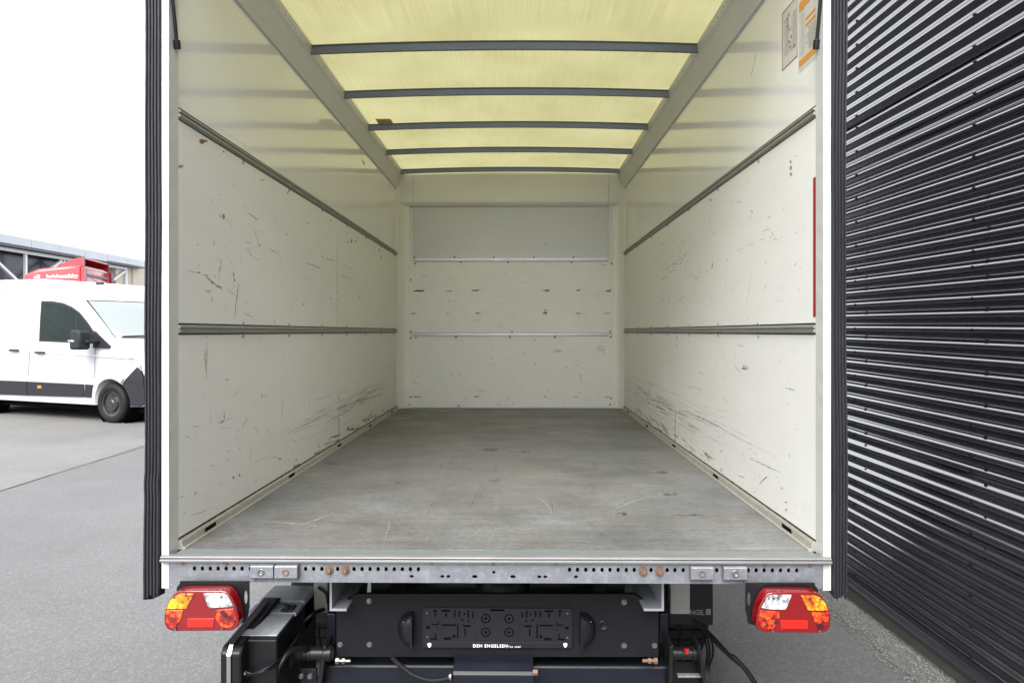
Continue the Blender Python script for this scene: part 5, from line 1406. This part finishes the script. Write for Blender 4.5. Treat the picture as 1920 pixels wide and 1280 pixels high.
# scraped band low on both linings, small random knocks
for f in ('L', 'R'):
    for i in range(90):
        Y = rs.triangular(2.4, 6.2, 4.0); L = rs.uniform(.25, 1.5); L = min(L, 6.28 - Y)
        if L < .08: continue
        z = FZ + rs.gauss(.235, .05)
        streak(f, 'mark_scrape', Y, z, L, rs.uniform(.001, .0032) * (1.0 if Y > 3.4 else .7), rs.uniform(-.05, .05))
    for i in range(10): streak(f, 'mark_grey', rs.uniform(3.2, 5.2), FZ + rs.gauss(.24, .03), rs.uniform(.5, 1.1), rs.uniform(.006, .012), rs.uniform(-.03, .03))
    for i in range(380):
        Y = rs.uniform(2.35, 6.25); z = rs.choice((rs.uniform(FZ + .07, RL0 - .03), rs.uniform(RL1 + .03, RU0 - .03)))
        streak(f, rs.choice(('mark_grey', 'mark_grey', 'mark_dark', 'mark_rust')), Y, z, rs.choice((rs.uniform(.008, .03), rs.uniform(.008, .03), rs.uniform(.03, .12))), rs.uniform(.0014, .0045), rs.uniform(-1.2, 1.2))
    for i in range(60):
        Y = rs.uniform(2.35, 6.25); streak(f, rs.choice(('mark_dark', 'mark_rust')), Y, FZ + rs.uniform(.05, .12), rs.uniform(.01, .05), rs.uniform(.001, .004), rs.uniform(-2, 2))
    for i in range(45): streak(f, 'mark_rust', rs.gauss(4.5, .7), FZ + rs.uniform(.036, .085), rs.uniform(.03, .22), rs.uniform(.004, .014), rs.uniform(-.1, .1))
    for i in range(40): streak(f + 'U', 'mark_grey', rs.uniform(2.5, 6.2), rs.uniform(RU1 + .05, ZC - .05), rs.uniform(.01, .06), rs.uniform(.001, .003), rs.uniform(-3, 3))
dash('LU', 'mark_grey', [(415, 242), (440, 260), (462, 274)], 1.2); dash('LU', 'mark_dark', [(678, 298), (682, 305), (685, 313)], 1.6); dash('RU', 'mark_grey', [(1417, 100), (1412, 125), (1408, 150)], 3)
# floor: dark stains, pale scratches
Fz = lambda x, y: (700 + x / 3.692, 740 + y / 3.692)
for x, y, w, h in ((815, 378, 150, 26), (1055, 391, 80, 18), (975, 397, 110, 9), (845, 592, 100, 26), (850, 314, 70, 8), (1100, 229, 120, 7), (1790, 478, 70, 10), (250, 185, 60, 6), (1660, 157, 60, 10), (170, 610, 60, 8), (470, 492, 40, 7)): px, py = Fz(x, y); blob('F', 'mark_floor', px, py, w / 3.692, h / 3.692, 18, .5)
for px, py, w, h in ((1165, 963, 28, 11), (1258, 926, 40, 8), (1290, 965, 90, 4), (620, 868, 40, 6), (1240, 885, 30, 6)): blob('F', 'mark_floor', px, py, w, h, 18, .55); blob('F', 'mark_grey', px, py, w * 1.5, h * 1.6, 18, .4)
for pp in (((870, 460), (830, 540)), ((780, 620), (730, 720)), ((1510, 440), (1550, 520)), ((560, 420), (520, 490))): dash('F', 'mark_stain', [Fz(*k) for k in pp], 1.3)
for pp in (((913, 940), (911, 950), (910, 960)), ((931, 945), (929, 957)), ((1150, 955), (1180, 942), (1220, 930)), ((718, 1025), (728, 990), (732, 975)), ((800, 1000), (800, 1020)), ((560, 985), (630, 960)), ((480, 975), (600, 985)), ((1010, 930), (1030, 950), (1035, 965)), ((1040, 890), (1062, 889))): dash('F', 'mark_light', list(pp), rs.uniform(.8, 1.3))
for pp in (((800, 965), (806, 950), (814, 940)), ((880, 955), (890, 935), (903, 910)), ((1035, 930), (1036, 965))): dash('F', 'mark_stain', list(pp), 1.4)
m = marks['F']
for i in range(1300):
    Y = rs.uniform(YN + .03, YF - .15); X = rs.uniform(XL + .08, XR - .08); a = rs.choice((rs.gauss(1.57, .35), rs.uniform(0, 3.14), rs.gauss(.3, .3))); L = rs.choice((rs.uniform(.02, .12), rs.uniform(.05, .3))); w = rs.uniform(.0006, .0018)
    mm = m.get(rs.choice(('mark_light', 'mark_light', 'mark_floor', 'mark_grey'))); n = 6; vs = []; bend = rs.uniform(-.05, .05)
    for k in range(n + 1):
        t = k / n; x = X + L * t * math.cos(a) + bend * L * t * t * -math.sin(a); y = Y + L * t * math.sin(a) + bend * L * t * t * math.cos(a); ww = w * .5 * math.sin(math.pi * (.1 + .8 * t))
        x = min(max(x, XL + .035), XR - .035); y = min(max(y, YN + .01), YF - .03)
        vs += [(x - math.sin(a) * ww, y + math.cos(a) * ww, FZ + .0006), (x + math.sin(a) * ww, y - math.cos(a) * ww, FZ + .0006)]
    mm.add(vs, [(2 * k, 2 * k + 1, 2 * k + 3, 2 * k + 2) for k in range(n)])
NM = {'mark_wood': 'chipped_paint', 'mark_dark': 'scuff_marks', 'mark_grey': 'smudges', 'mark_rust': 'rust_marks', 'mark_light': 'scratches', 'mark_floor': 'stains', 'mark_haze': 'grime_smears', 'mark_stain': 'rust_traces', 'mark_scrape': 'scrape_lines', 'tape_red': 'paint_mark'}
for f, M_ in marks.items():
    for k, mb_ in M_.m.items():
        tag(mb_.build(NM[k], k, truck, TO, normals=False), kind='stuff')
